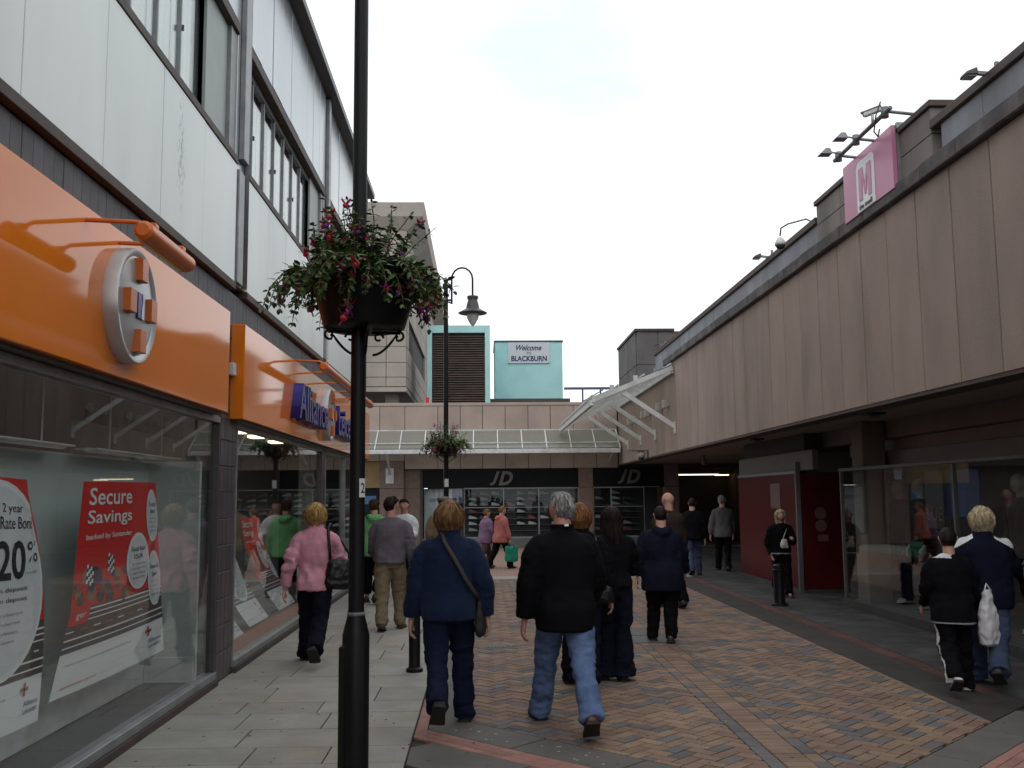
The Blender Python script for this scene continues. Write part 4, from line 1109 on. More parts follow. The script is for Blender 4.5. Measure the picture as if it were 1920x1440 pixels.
UB = thing('rear_building', (11, 33, 4.9), 'set-back brown rooftop storeys of the shopping centre, mirrored in the orange sign', 'building')
m_rear = M('rear_brick', (0.16, 0.11, 0.085), 0.85, 0.2, 2)
for a, b_, z, x0 in ((14, 21, 8.5, 9.0), (21, 26.5, 8.85, 9.0), (26.5, 33, 9.0, 9.05), (33, 36, 8.6, 9.0), (36, 43, 8.9, 9.0), (43, 49, 8.75, 9.0), (49, 54, 9.9, 9.0), (54, 61, 10.2, 9.0)):
    MB().box(x0, 14, a, b_-0.01, 4.96 if a < 33 else 0.0, z-0.15).build('wall', m_rear, UB)
    MB().box(x0-0.05, 14, a, b_-0.01, z-0.149, z).build('coping', m_brown, UB)
# ------------------------------------------------------------------ pink sign with lamps and camera
m_pink = M('sign_pink', (0.58, 0.22, 0.36), 0.35, 0.05, 2)
PS = thing('rooftop_sign', (4.4, 10.85, 4.9), 'pink rooftop sign with a white framed letter M', 'sign')
xf = 4.42
MB().box(xf, xf+0.05, 10.13, 11.56, 4.90, 5.60).build('board', m_pink, PS, bevel=0.004)
MB().box(xf+0.05, xf+0.12, 10.10, 10.14, 4.90, 5.62).build('edge_strip', m_alu, PS)
r_ = 0.10
def rr(y0, y1, z0, z1, r, n=5):
    pts = []
    for cy, cz, a0 in ((y1-r, z1-r, 0), (y0+r, z1-r, 90)):
        for i in range(n+1):
            a = R(a0+90*i/n); pts.append((cy+r*math.cos(a), cz+r*math.sin(a)))
    return pts+[(y0, z0), (y1, z0)]
MB().prism_axis(rr(10.62, 11.14, 4.91, 5.50, 0.09), 'x', xf-0.006, xf-0.001).build('white_panel', m_paper, PS)
_M = [(0, 0), (0.09, 0), (0.10, 0.27), (0.16, 0.05), (0.20, 0.05), (0.26, 0.27), (0.27, 0), (0.36, 0), (0.36, 0.38), (0.245, 0.38), (0.18, 0.15), (0.115, 0.38), (0, 0.38)]
MB().prism_axis([(11.06-u, 5.03+v) for u, v in _M], 'x', xf-0.014, xf-0.0065).build('letter', m_pink, PS)
text_on('letters', 'the', (xf-0.012, 11.07, 4.93), (0, -1, 0), (0, 0, 1), m_ink, PS, w=0.13, h=0.06, extrude=0.002)
text_on('letters', 'mall', (xf-0.012, 10.90, 4.93), (0, -1, 0), (0, 0, 1), m_ink, PS, w=0.20, h=0.06, extrude=0.002)
RG = thing('sign_lighting_rig', (4.2, 10.5, 5.4), 'scaffold pole with two hooded lamps above the pink sign', 'lighting rig')
m_galv = M('galvanised', (0.20, 0.20, 0.21), 0.5, 0.2, 10, metal=0.4)
MB().tube([(4.22, 9.66, 5.60), (4.22, 11.28, 5.60)], 0.024, 10).build('pole', m_galv, RG, smooth=True)
for yv in (9.8, 10.6, 11.15):
    MB().tube([(4.22, yv, 5.62), (4.60, yv, 5.58)], 0.018, 8).build('stay', m_galv, RG, smooth=True)
    MB().tube([(4.22, yv, 5.66), (4.22, yv, 5.55)], 0.04, 10).build('clamp', m_galv, RG, smooth=True)
for yv in (10.55, 11.05):
    h_ = MB()
    h_.add([(3.95, yv-.07, 5.59), (4.09, yv-.07, 5.59), (4.09, yv+.07, 5.59), (3.95, yv+.07, 5.59), (4.03, yv-.02, 5.67), (4.08, yv-.02, 5.67), (4.08, yv+.02, 5.67), (4.03, yv+.02, 5.67)],
        [(0,3,2,1),(4,5,6,7),(0,1,5,4),(1,2,6,5),(2,3,7,6),(3,0,4,7)])
    h_.build('lamp_hood', m_galv, RG)
    MB().tube([(4.07, yv, 5.63), (4.22, yv, 5.60)], 0.010, 8).build('lamp_arm', m_galv, RG)
def cctv(name, p, label, d=(-0.25, 0.15, -0.06)):
    t_ = thing(name, p, label, 'camera')
    p = Vector(p); d = Vector(d).normalized()
    MB().tube([p, p+Vector((0, 0, .10))], 0.016, 8).build('mount', m_wpaint, t_, smooth=True)
    MB().obox(p+Vector((0, 0, .12))-d*0.09, p+Vector((0, 0, .12))+d*0.09, 0.052, 0.05).build('housing', m_wpaint, t_, bevel=0.008)
    MB().obox(p+Vector((0, 0, .153))-d*0.095, p+Vector((0, 0, .153))+d*0.12, 0.064, 0.008).build('sunshield', m_wpaint, t_)
    e = p+Vector((0, 0, .12))+d*0.091
    MB().tube([e, e+d*0.008], 0.019, 12).build('lens', m_ink, t_)
    return t_
cctv('security_camera', (4.15, 9.95, 5.55), 'white security camera on the pole above the pink sign')
t_ = ORG
ch = MB().tube([(4.18, 9.8, 5.72), (4.1, 9.74, 5.55), (4.12, 9.86, 5.42), (4.2, 9.95, 5.40), (4.24, 10.0, 5.5)], 0.008, 6)
solo('cable', ch, m_ink, (4.18, 9.85, 5.5), 'black cable loop hanging beside the security camera', 'cable')
def flood(p, label, fl=(-1, 0.6)):
    t_ = thing('floodlight', p, label, 'floodlight', 'parapet floodlights')
    p = Vector(p)
    MB().obox(p+Vector((0.12, 0, -0.12)), p+Vector((0.12, 0, 0.12)), 0.03, 0.03, up=(0, 1, 0)).build('bracket', m_galv, t_)
    MB().obox(p+Vector((0.12, 0, 0.0)), p+Vector((-0.05, 0.03, 0.03)), 0.04, 0.03).build('arm', m_galv, t_)
    c_ = p+Vector((-0.10, 0.04, 0.03))
    h_ = MB().add([c_+Vector(v)*0.6 for v in ((-.12,-.12,-.06),(.08,-.10,-.05),(.08,.10,-.05),(-.12,.12,-.06),(-.10,-.09,.0),(.08,-.07,.08),(.08,.07,.08),(-.10,.09,.0))],
        [(0,3,2,1),(4,5,6,7),(0,1,5,4),(1,2,6,5),(2,3,7,6),(3,0,4,7)])
    h_.build('lamp_head', m_fit, t_, bevel=0.008)
    MB().box(c_.x-0.06, c_.x+0.036, c_.y-0.054, c_.y+0.054, c_.z-0.042, c_.z-0.037).build('lens', M('flood_glass', (0.3, 0.3, 0.3), 0.1), t_)
flood((4.46, 8.25, 5.33), 'dark floodlight on the parapet near the top right corner')
flood((4.46, 15.1, 5.36), 'dark floodlight on the parapet beside the dome camera')
flood((4.6, 25.0, 5.50), 'small floodlight at the far end of the parapet by the lift housing')
t_ = thing('dome_camera', (4.35, 13.7, 5.2), 'white dome camera hanging from a thin swan-neck arm on the parapet', 'camera')
MB().tube([(4.60, 13.0, 5.30), (4.50, 13.2, 5.44), (4.36, 13.55, 5.47), (4.30, 13.70, 5.45), (4.29, 13.72, 5.34)], 0.012, 8).build('arm', m_galv, t_, smooth=True)
MB().lathe([(0.02, 0.12), (0.045, 0.10), (0.075, 0.04), (0.08, 0.0)][::-1], (4.29, 13.72, 5.20), 16).build('housing', m_wpaint, t_, smooth=True)
MB().lathe([(0.005, -0.06), (0.05, -0.045), (0.072, -0.001)], (4.29, 13.72, 5.20), 16).build('dome', m_ink, t_, smooth=True)
t_ = thing('dome_camera', (4.4, 26.8, 2.75), 'white dome camera under a flat plate at the foot of the stone wall', 'camera')
MB().box(4.0, 4.48, 26.65, 26.95, 2.86, 2.885).build('plate', m_galv, t_)
MB().lathe([(0.09, 0.0), (0.12, 0.08), (0.11, 0.14), (0.04, 0.17)], (4.32, 26.8, 2.69), 16).build('housing', m_wpaint, t_, smooth=True)
MB().lathe([(0.01, -0.08), (0.07, -0.06), (0.088, -0.002)], (4.32, 26.8, 2.69), 14).build('dome', m_ink, t_, smooth=True)
# ------------------------------------------------------------------ lamp posts, hanging planters, bollards
m_leaf = M('fuchsia_leaf', (0.055, 0.105, 0.032), 0.5, 0.3, 25, island=0.55, spec=0.3, col2=(0.10, 0.14, 0.05))
m_stem = M('stem', (0.10, 0.06, 0.035), 0.7)
m_fl_red = M('fuchsia_red', (0.42, 0.02, 0.05), 0.5, 0.2, 30, rnd=0.2)
m_fl_mag = M('fuchsia_magenta', (0.45, 0.03, 0.22), 0.5, 0.2, 30, rnd=0.2)
m_fl_pale = M('fuchsia_pale', (0.62, 0.40, 0.34), 0.5, 0.2, 30, rnd=0.15)
m_fl_purple = M('fuchsia_purple', (0.14, 0.02, 0.18), 0.5, 0.2, 30)

def flower_mesh(name, msep, mcor):
    mb = MB()
    mb.cm = 0
    mb.tube([(0, 0, 0), (0, 0, -0.018)], [0.004, 0.006], 6)
    for k in range(4):
        a = k*math.pi/2+0.3; c, s = math.cos(a), math.sin(a)
        p = [(0.005, 0, -0.017), (0.022, 0, -0.020), (0.040, 0, -0.010), (0.048, 0, 0.004)]
        w = [0.005, 0.010, 0.008, 0.001]
        vs_ = []
        for (x, _, z), ww in zip(p, w):
            for sg in (-1, 1): vs_.append((x*c-sg*ww*s, x*s+sg*ww*c, z))
        mb.add(vs_, [(0, 1, 3, 2), (2, 3, 5, 4), (4, 5, 7, 6)])
    mb.cm = 1
    mb.lathe([(0.006, -0.018), (0.016, -0.026), (0.019, -0.038), (0.013, -0.048)], n=7)
    for k in range(3): mb.tube([(0.003*k-0.003, 0.002*k, -0.045), (0.004*k-0.004, 0.003*k, -0.078)], 0.0013, 4)
    return mb.mesh(name, [msep, mcor])
fl_meshes = [flower_mesh('flower', m_fl_red, m_fl_purple), flower_mesh('flower', m_fl_pale, m_fl_mag), flower_mesh('flower', m_fl_mag, m_fl_red), flower_mesh('flower', m_fl_red, m_fl_red)]

def fuchsia(center, rad, zrim, label, nst, seed, scale=1.0, nflow=40, leafn=11):
    """shrubby fuchsia: arching stems with paired leaves, upright in the middle and trailing at the rim"""
    rs = random.Random(seed)
    cx, cy = center
    t_ = thing('fuchsia_plant', (cx, cy, zrim-0.05), label, 'plant', 'fuchsias in the hanging planters')
    leaves = MB(); stems = MB(); tips = []
    def leaf(p, d, size):
        d = d.normalized(); up = Vector((rs.uniform(-.5, .5), rs.uniform(-.5, .5), 1)).normalized()
        s_ = d.cross(up)
        if s_.length < 0.1: s_ = Vector((1, 0, 0))
        s_.normalize(); n_ = s_.cross(d)
        dr = n_*(-0.22*size)
        pts = [p, p+d*size*0.35+s_*size*0.30, p+d*size*0.75+s_*size*0.22+dr*0.5, p+d*size+dr, p+d*size*0.75-s_*size*0.22+dr*0.5, p+d*size*0.35-s_*size*0.30, p+d*size*0.4+n_*size*0.06, p+d*size*0.75+dr*0.3]
        leaves.add(pts, [(0, 1, 6), (1, 2, 7, 6), (2, 3, 7), (3, 4, 7), (4, 5, 6, 7), (5, 0, 6)])
    for i in range(nst):
        a = rs.uniform(0, 2*math.pi)
        trail = rs.random() < 0.55
        r0 = rad*(rs.uniform(0.55, 0.98) if trail else rs.uniform(0.0, 0.9))
        p = Vector((cx+r0*math.cos(a), cy+r0*math.sin(a), zrim-0.02))
        out_ = Vector((math.cos(a), math.sin(a), 0))
        if trail:
            d = (out_*rs.uniform(0.6, 1.1)+Vector((0, 0, rs.uniform(0.2, 0.9)))).normalized(); ln = rs.uniform(0.22, 0.42)*scale; grav = rs.uniform(1.4, 3.4)
        else:
            d = (out_*rs.uniform(0.1, 0.6)+Vector((rs.uniform(-.2, .2), rs.uniform(-.2, .2), 1))).normalized(); ln = rs.uniform(0.18, 0.44)*scale; grav = rs.uniform(0.0, 0.5)
        n_ = leafn; path = [p.copy()]
        for k in range(n_):
            d = (d+Vector((rs.uniform(-.12, .12), rs.uniform(-.12, .12), -grav*0.11))).normalized()
            p = p+d*ln/n_; path.append(p.copy())
            sd = d.cross(Vector((0, 0, 1)))
            if sd.length < 0.05: sd = Vector((1, 0, 0))
            sd.normalize()
            if k % 2: sd = (sd*0.3+d.cross(sd)).normalized()
            sz = rs.choice((rs.uniform(0.03, 0.045), rs.uniform(0.045, 0.065), rs.uniform(0.055, 0.08)))*scale*(1.1-0.5*k/n_)
            for sg in (-1, 1): leaf(p+sd*sg*0.003, (sd*sg+d*0.4+Vector((rs.uniform(-.3, .3), rs.uniform(-.3, .3), rs.uniform(-.5, .2)))), sz)
            if trail and rs.random() < 0.4: leaf(p, Vector((rs.uniform(-1, 1), rs.uniform(-1, 1), -0.6)), sz)
        leaf(p, d, 0.028*scale)
        stems.tube(path, [0.0035*scale]*(len(path)-1)+[0.001], 4)
        tips.append((p, trail)); tips.append((path[len(path)*2//3], trail))
    stems.build('stem', m_stem, t_, kind='stuff')
    leaves.build('foliage', m_leaf, t_, kind='stuff')
    rs.shuffle(tips)
    for p, trail in tips[:nflow]:
        k = rs.choices((0, 1, 2, 3), (3, 2.5 if trail else 0.6, 2, 2.5))[0]
        o_ = link('flower', fl_meshes[k], t_, p+Vector((0, 0, -0.008))-ORG[t_.name], rot=(rs.uniform(-.5, .5), rs.uniform(-.5, .5), rs.uniform(0, 6)))
        o_.scale = (scale*rs.uniform(0.75, 1.2),)*3
    return t_

def planter(cx, cy, zb, zr, rb, rr_, label):
    t_ = thing('hanging_planter', (cx, cy, zb), label, 'planter', 'lamp post planters')
    prof = [(rb*0.9, zb), (rb, zb+0.015), (rb+(rr_-rb)*0.55, zb+(zr-zb)*0.5), (rr_, zr-0.03), (rr_+0.012, zr-0.028), (rr_+0.014, zr), (rr_-0.02, zr), (rr_-0.03, zr-0.05)]
    mb = MB()
    mb.lathe([(r, z) for r, z in prof], (cx, cy, 0), 24)
    mb.build('tub', m_black, t_, smooth=True, auto=True)
    MB().lathe([(0.01, zr-0.045), (rr_-0.03, zr-0.045), (rr_-0.032, zr-0.035), (0.01, zr-0.03)], (cx, cy, 0), 20).build('soil', M('soil', (0.03, 0.022, 0.016), 0.95, bump=0.4), t_)
    for k in range(4):
        a = k*math.pi/2+0.2; c, s = math.cos(a), math.sin(a)
        def P(r, z): return (cx+r*c, cy+r*s, z)
        h = (zr-zb); k2 = rb/0.245
        pts = []
        for q in range(9):                       # sweep from the post out under the tub
            u = q/8; pts.append(P(0.05+0.135*k2*u, zb-0.15*k2+0.115*k2*(u**1.8)))
        for q in range(1, 13):                   # curl
            an = -0.9+q*0.55; r2 = 0.034*k2*(1-q*0.05)
            pts.append(P(0.185*k2+0.012+r2*math.sin(an)+0.012, zb-0.035*k2-0.012+r2*(-math.cos(an))+0.02))
        MB().tube(pts, 0.0085, 6).build('scroll', m_black, t_, smooth=True)
        pts2 = []
        for q in range(12):
            an = q*0.5; r2 = 0.030*k2*(1-q*0.05)
            pts2.append(P(0.085*k2+r2*math.cos(an), zb-0.045*k2+r2*math.sin(an)))
        MB().tube(pts2, 0.0075, 6).build('scroll', m_black, t_, smooth=True)
        MB().tube([P(0.045, zb-0.012), P(rb*0.88, zb-0.012)], 0.010, 6).build('support_arm', m_black, t_, smooth=True)
    return t_

LP1 = thing('lamp_post', (-0.742, 5.9, 0), 'black steel lamp post in the near foreground with a fat base', 'lamp post', 'lamp posts')
cx, cy = -0.742, 5.9
MB().lathe([(0.092, 0), (0.092, 0.03), (0.079, 0.035), (0.079, 0.86), (0.074, 0.88), (0.050, 0.975), (0.049, 1.0)], (cx, cy, 0), 20).build('base', m_black, LP1, smooth=True, auto=True)
MB().lathe([(0.0465, 1.0), (0.045, 2.2), (0.042, 6.4)], (cx, cy, 0), 18).build('shaft', m_black, LP1, smooth=True, auto=True)
MB().lathe([(0.052, 0.97), (0.053, 0.985), (0.047, 0.995)], (cx, cy, 0), 18).build('collar', M('worn_rim', (0.16, 0.16, 0.16), 0.5, 0.4, 40), LP1, smooth=True)
MB().box(cx-0.092, cx-0.05, cy-0.055, cy+0.045, 0.12, 0.80).build('access_door', m_black, LP1, bevel=0.008)
MB().box(cx+0.018, cx+0.050, cy-0.05, cy-0.035, 1.655, 1.765).build('number_plate', M('plate_white', (0.62, 0.64, 0.63), 0.5), LP1)
text_on('number', '2', (cx+0.028, cy-0.0515, 1.68), (1, 0, 0), (0, 0, 1), m_ink, LP1, h=0.06, w=0.022, extrude=0.0005, offset=0.01)
MB().tube([(cx, cy, 6.4), (cx, cy, 6.5), (cx+0.15, cy, 6.75), (cx+0.4, cy, 6.75), (cx+0.5, cy, 6.5)], 0.022, 10).build('swan_neck', m_black, LP1, smooth=True)
planter(cx+0.035, cy, 2.655, 3.03, 0.245, 0.335, 'large black tub planter circling the near lamp post')
fuchsia((cx+0.03, cy), 0.33, 3.02, 'bushy fuchsia with red and pink flowers spilling from the near planter', 150, 5, 1.0, 52)

cx, cy = -0.735, 20.0
LP2 = thing('lamp_post', (cx, cy, 0), 'slim black lamp post with swan-neck lantern further down the street', 'lamp post', 'lamp posts')
MB().lathe([(0.10, 0), (0.085, 0.04), (0.085, 0.9), (0.05, 1.05), (0.045, 1.1)], (cx, cy, 0), 16).build('base', m_black, LP2, smooth=True, auto=True)
MB().lathe([(0.052, 1.1), (0.05, 3), (0.045, 5.95)], (cx, cy, 0), 14).build('shaft', m_black, LP2, smooth=True, auto=True)
MB().lathe([(0.06, 5.95), (0.06, 6.0), (0.03, 6.03), (0.055, 6.08), (0.01, 6.16)], (cx, cy, 0), 12).build('finial', m_black, LP2, smooth=True)
nk = [(cx+0.12, cy, 5.60), (cx+0.12, cy, 6.1)]
for q in range(9):
    a = math.pi-math.pi*q/8; nk.append((cx+0.335+0.215*math.cos(a), cy, 6.12+0.24*math.sin(a)))
nk.append((cx+0.55, cy, 5.75))
MB().tube(nk, 0.019, 10).build('swan_neck', m_black, LP2, smooth=True)
for z in (5.68, 5.95): MB().tube([(cx, cy, z), (cx+0.12, cy, z)], 0.022, 8).build('neck_bracket', m_black, LP2)
lx = cx+0.55
ln = MB().lathe([(0.29, 5.40), (0.30, 5.41), (0.23, 5.45), (0.14, 5.50), (0.12, 5.60), (0.095, 5.68), (0.115, 5.72), (0.115, 5.76), (0.03, 5.78)], (lx, cy, 0), 22).build('lantern', M('lantern_grey', (0.075, 0.065, 0.065), 0.45), LP2, smooth=True, auto=True)
MB().lathe([(0.005, 5.13), (0.06, 5.19), (0.115, 5.30), (0.14, 5.395)], (lx, cy, 0), 18).build('glass_bowl', M('bowl_glass', (0.62, 0.64, 0.62), 0.08, 0.1, 20, spec=0.7), ln, smooth=True)
MB().box(cx-0.03, cx+0.05, cy-0.062, cy-0.052, 1.86, 2.02).build('number_plate', MATS['plate_white'], LP2)
planter(cx, cy, 2.50, 2.76, 0.22, 0.31, 'small black planter circling the farther lamp post')
fuchsia((cx, cy), 0.30, 2.75, 'compact fuchsia with pinkish flowers in the farther planter', 90, 9, 1.0, 26, 9)

for x, y_, r_, h_, lab in ((-0.66, 9.7, 0.055, 1.05, 'slim black bollard half hidden behind the blue fleece'), (4.43, 14.9, 0.085, 0.62, 'short dark bollard standing in front of the blonde woman in black'), (-0.62, 5.2, 0.055, 1.05, None)):
    if not lab: continue
    t_ = thing('bollard', (x, y_, 0), lab, 'bollard', 'street bollards')
    MB().lathe([(r_*1.5, 0), (r_*1.45, 0.03), (r_*1.05, 0.045), (r_, 0.06), (r_, h_*0.82)], (x, y_, 0), 16).build('shaft', m_black, t_, smooth=True, auto=True)
    MB().lathe([(r_*1.18, h_*0.82), (r_*1.2, h_*0.86), (r_*1.02, h_*0.875), (r_*1.02, h_*0.95), (r_*0.7, h_*0.99), (0.01, h_)], (x, y_, 0), 16).build('cap', m_black, t_, smooth=True, auto=True)
# ------------------------------------------------------------------ people
def vnoise(p, seed=0):
    """smooth value noise, p (n,3) -> (n,) in -1..1"""
    i = np.floor(p).astype(np.int64); f_ = p-i; f_ = f_*f_*(3-2*f_)
    def hh(a):
        h = (a[:, 0]*374761393+a[:, 1]*668265263+a[:, 2]*2147483647+seed*1274126177) & 0xffffffff
        h = ((h ^ (h >> 13))*1274126177) & 0xffffffff
        return ((h ^ (h >> 16)) & 0xffff)/32767.5-1
    r = 0
    for dx in (0, 1):
        for dy in (0, 1):
            for dz in (0, 1):
                w = (f_[:, 0] if dx else 1-f_[:, 0])*(f_[:, 1] if dy else 1-f_[:, 1])*(f_[:, 2] if dz else 1-f_[:, 2])
                r = r+w*hh(i+np.array([dx, dy, dz]))
    return r

def limb(mb, pts, rads, n=14, sub=5, flat=1.0, cap=True, side=None):
    """smoothed tapered tube through joints, radii may be (rx, ry)"""
    P_ = [np.array(p, float) for p in pts]
    R_ = [np.array(r if isinstance(r, (tuple, list)) else (r, r*flat), float) for r in rads]
    path = []; rr2 = []
    k = len(P_)
    for i in range(k-1):
        p0 = P_[max(i-1, 0)]; p1 = P_[i]; p2 = P_[i+1]; p3 = P_[min(i+2, k-1)]
        for s_ in range(sub):
            t_ = s_/sub; t2 = t_*t_; t3 = t2*t_
            c_ = 0.5*((2*p1)+(-p0+p2)*t_+(2*p0-5*p1+4*p2-p3)*t2+(-p0+3*p1-3*p2+p3)*t3)
            path.append(c_); rr2.append(R_[i]*(1-t_)+R_[i+1]*t_)
    path.append(P_[-1]); rr2.append(R_[-1])
    vs_ = []; fs = []
    u = None
    side = np.array(side if side is not None else (1.0, 0, 0))
    for i, c_ in enumerate(path):
        t_ = path[min(i+1, len(path)-1)]-path[max(i-1, 0)]; t_ = t_/np.linalg.norm(t_)
        u = side-t_*np.dot(side, t_); u = u/np.linalg.norm(u); w = np.cross(t_, u)
        for j in range(n):
            a = 2*math.pi*j/n
            vs_.append(tuple(c_+u*math.cos(a)*rr2[i][0]+w*math.sin(a)*rr2[i][1]))
    m_ = len(path)
    for i in range(m_-1):
        for j in range(n): fs.append((i*n+j, i*n+(j+1) % n, (i+1)*n+(j+1) % n, (i+1)*n+j))
    if cap: fs.append(tuple(range(n))[::-1]); fs.append(tuple(range((m_-1)*n, m_*n)))
    mb.add(vs_, fs)

def rings(mb, rs_, n=22, power=2.3):
    """stacked superellipse rings (z, cx, cy, rx, ry)"""
    vs_ = []; fs = []
    for z, cx_, cy_, rx, ry in rs_:
        for j in range(n):
            a = 2*math.pi*j/n; c, s = math.cos(a), math.sin(a)
            vs_.append((cx_+rx*math.copysign(abs(c)**(2/power), c), cy_+ry*math.copysign(abs(s)**(2/power), s), z))
    for i in range(len(rs_)-1):
        for j in range(n): fs.append((i*n+j, i*n+(j+1) % n, (i+1)*n+(j+1) % n, (i+1)*n+j))
    fs.append(tuple(range(n))[::-1]); fs.append(tuple(range((len(rs_)-1)*n, len(rs_)*n)))
    mb.add(vs_, fs)

def fuse(mb, voxel, smooth=3):
    """one continuous surface out of overlapping lofts"""
    me = mb.mesh('fuse_tmp', m_ink)
    o_ = bpy.data.objects.new('fuse_tmp', me); COL.objects.link(o_)
    r_ = o_.modifiers.new('r', 'REMESH'); r_.mode = 'VOXEL'; r_.voxel_size = voxel; r_.use_smooth_shade = True
    if smooth:
        s_ = o_.modifiers.new('s', 'SMOOTH'); s_.factor = 0.5; s_.iterations = smooth
    dg = bpy.context.evaluated_depsgraph_get(); dg.update()
    res = bpy.data.meshes.new_from_object(o_.evaluated_get(dg))
    bpy.data.objects.remove(o_); bpy.data.meshes.remove(me)
    res.materials.clear()
    return res

def getco(me):
    co = np.empty(len(me.vertices)*3); me.vertices.foreach_get('co', co); return co.reshape(-1, 3)
def getno(me):
    no = np.empty(len(me.vertices)*3); me.vertex_normals.foreach_get('vector', no); return no.reshape(-1, 3)
def setco(me, co): me.vertices.foreach_set('co', co.ravel()); me.update()

def folds(me, amp, freq, seed, stretch=(1, 1, 1), mask=None):
    co = getco(me); no = getno(me)
    q = co*freq*np.array(stretch)
    warp = vnoise(co*freq*0.5, seed+5)[:, None]*0.8
    n_ = vnoise(q+warp, seed)
    ridge = 1-2*np.abs(n_)          # sharp creases
    d = amp*(0.75*ridge+0.45*vnoise(q*2.3, seed+1)-0.2)
    if mask is not None: d = d*mask(co)
    setco(me, co+no*d[:, None])

def finish(name, me, mats, parent, pick=None):
    if not isinstance(mats, (list, tuple)): mats = [mats]
    for m_ in mats: me.materials.append(m_)
    if pick is not None and len(mats) > 1:
        c_ = np.empty(len(me.polygons)*3); me.polygons.foreach_get('center', c_); c_ = c_.reshape(-1, 3)
        me.polygons.foreach_set('material_index', pick(c_).astype(np.int32))
    me.polygons.foreach_set('use_smooth', [True]*len(me.polygons))
    return link(name, me, parent)

m_skin = M('skin', (0.50, 0.29, 0.22), 0.5, 0.08, 20, spec=0.4)
m_skin2 = M('skin_ruddy', (0.46, 0.24, 0.18), 0.5, 0.08, 20, spec=0.4)
m_lip = M('lip', (0.40, 0.12, 0.11), 0.45)
m_eyew = M('eye_white', (0.6, 0.6, 0.58), 0.2)
m_eyed = M('eye_dark', (0.03, 0.02, 0.015), 0.2)
def cloth(name, col, rough=0.9, var=0.16, bump=0.25, sheen=0.0, scale=8, bs=220): return M(name, col, rough, var, scale, bump=bump, bscale=bs, spec=0.08, sheen=sheen, fine=0.08)

def head_shape(mb, c, h, tilt=0.0, turn=0.0, n=24, m_=18):
    """head with brow, eye hollows, nose, cheeks, mouth and chin; c centre, h full head height; faces +y"""
    hh_ = h/2
    ct, st = math.cos(turn), math.sin(turn); cl, sl_ = math.cos(tilt), math.sin(tilt)
    def tr(p):
        x, y, z = p
        y, z = y*cl-z*sl_, y*sl_+z*cl
        x, y = x*ct-y*st, x*st+y*ct
        return (c[0]+x, c[1]+y, c[2]+z)
    vs_ = []; fs = []
    for i in range(m_+1):
        v = -1+2*i/m_                      # -1 chin .. 1 crown
        ph = v*math.pi/2
        zz = math.sin(ph); rr0 = math.cos(ph)
        if i == 0: rr0 = 0.12
        if i == m_: rr0 = 0.02
        for j in range(n):
            a = 2*math.pi*j/n; x = math.cos(a); y = math.sin(a)
            front = max(0, y)
            wx = 0.74*hh_*(1.0 if zz > 0 else 1.0-0.30*(zz*zz)); dy = 0.90*hh_
            px = x*rr0*wx; py = y*rr0*dy; pz = zz*hh_
            if y > 0:
                if zz < 0: py = py*(1-0.10*zz*zz)+0.10*hh_*front*min(1, -zz*1.5)
                py *= 0.96
            else:
                py -= 0.06*hh_*(1-abs(zz-0.25))*(-y)
                if zz < -0.3: py *= 1-0.5*(-zz-0.3)
            # face relief
            if front > 0.6:
                fx = abs(x)
                nose = math.exp(-((zz+0.12)/0.17)**2)*math.exp(-(fx/0.14)**2)*0.20
                nose += math.exp(-((zz-0.10)/0.22)**2)*math.exp(-(fx/0.10)**2)*0.08
                eye = -math.exp(-((zz-0.08)/0.10)**2)*math.exp(-((fx-0.38)/0.16)**2)*0.09
                brow = math.exp(-((zz-0.24)/0.08)**2)*math.exp(-(fx/0.5)**2)*0.05
                mouth = math.exp(-((zz+0.48)/0.07)**2)*math.exp(-(fx/0.25)**2)*0.05
                chin = math.exp(-((zz+0.82)/0.14)**2)*math.exp(-(fx/0.28)**2)*0.10
                py += hh_*(nose+eye+brow+mouth+chin)
            vs_.append(tr((px, py, pz)))
    for i in range(m_):
        for j in range(n): fs.append((i*n+j, i*n+(j+1) % n, (i+1)*n+(j+1) % n, (i+1)*n+j))
    fs.append(tuple(range(n))[::-1]); fs.append(tuple(range(m_*n, (m_+1)*n)))
    mb.add(vs_, fs)
    for sg in (-1, 1):   # ears
        e = [tr((sg*0.74*hh_, -0.02*hh_, -0.16*hh_)), tr((sg*0.80*hh_, -0.08*hh_, 0.0)), tr((sg*0.82*hh_, -0.12*hh_, 0.16*hh_)), tr((sg*0.74*hh_, -0.05*hh_, 0.24*hh_))]
        limb(mb, e, [(0.03*hh_, 0.05*hh_), (0.04*hh_, 0.10*hh_), (0.045*hh_, 0.13*hh_), (0.03*hh_, 0.07*hh_)], 8, 2)
    return tr

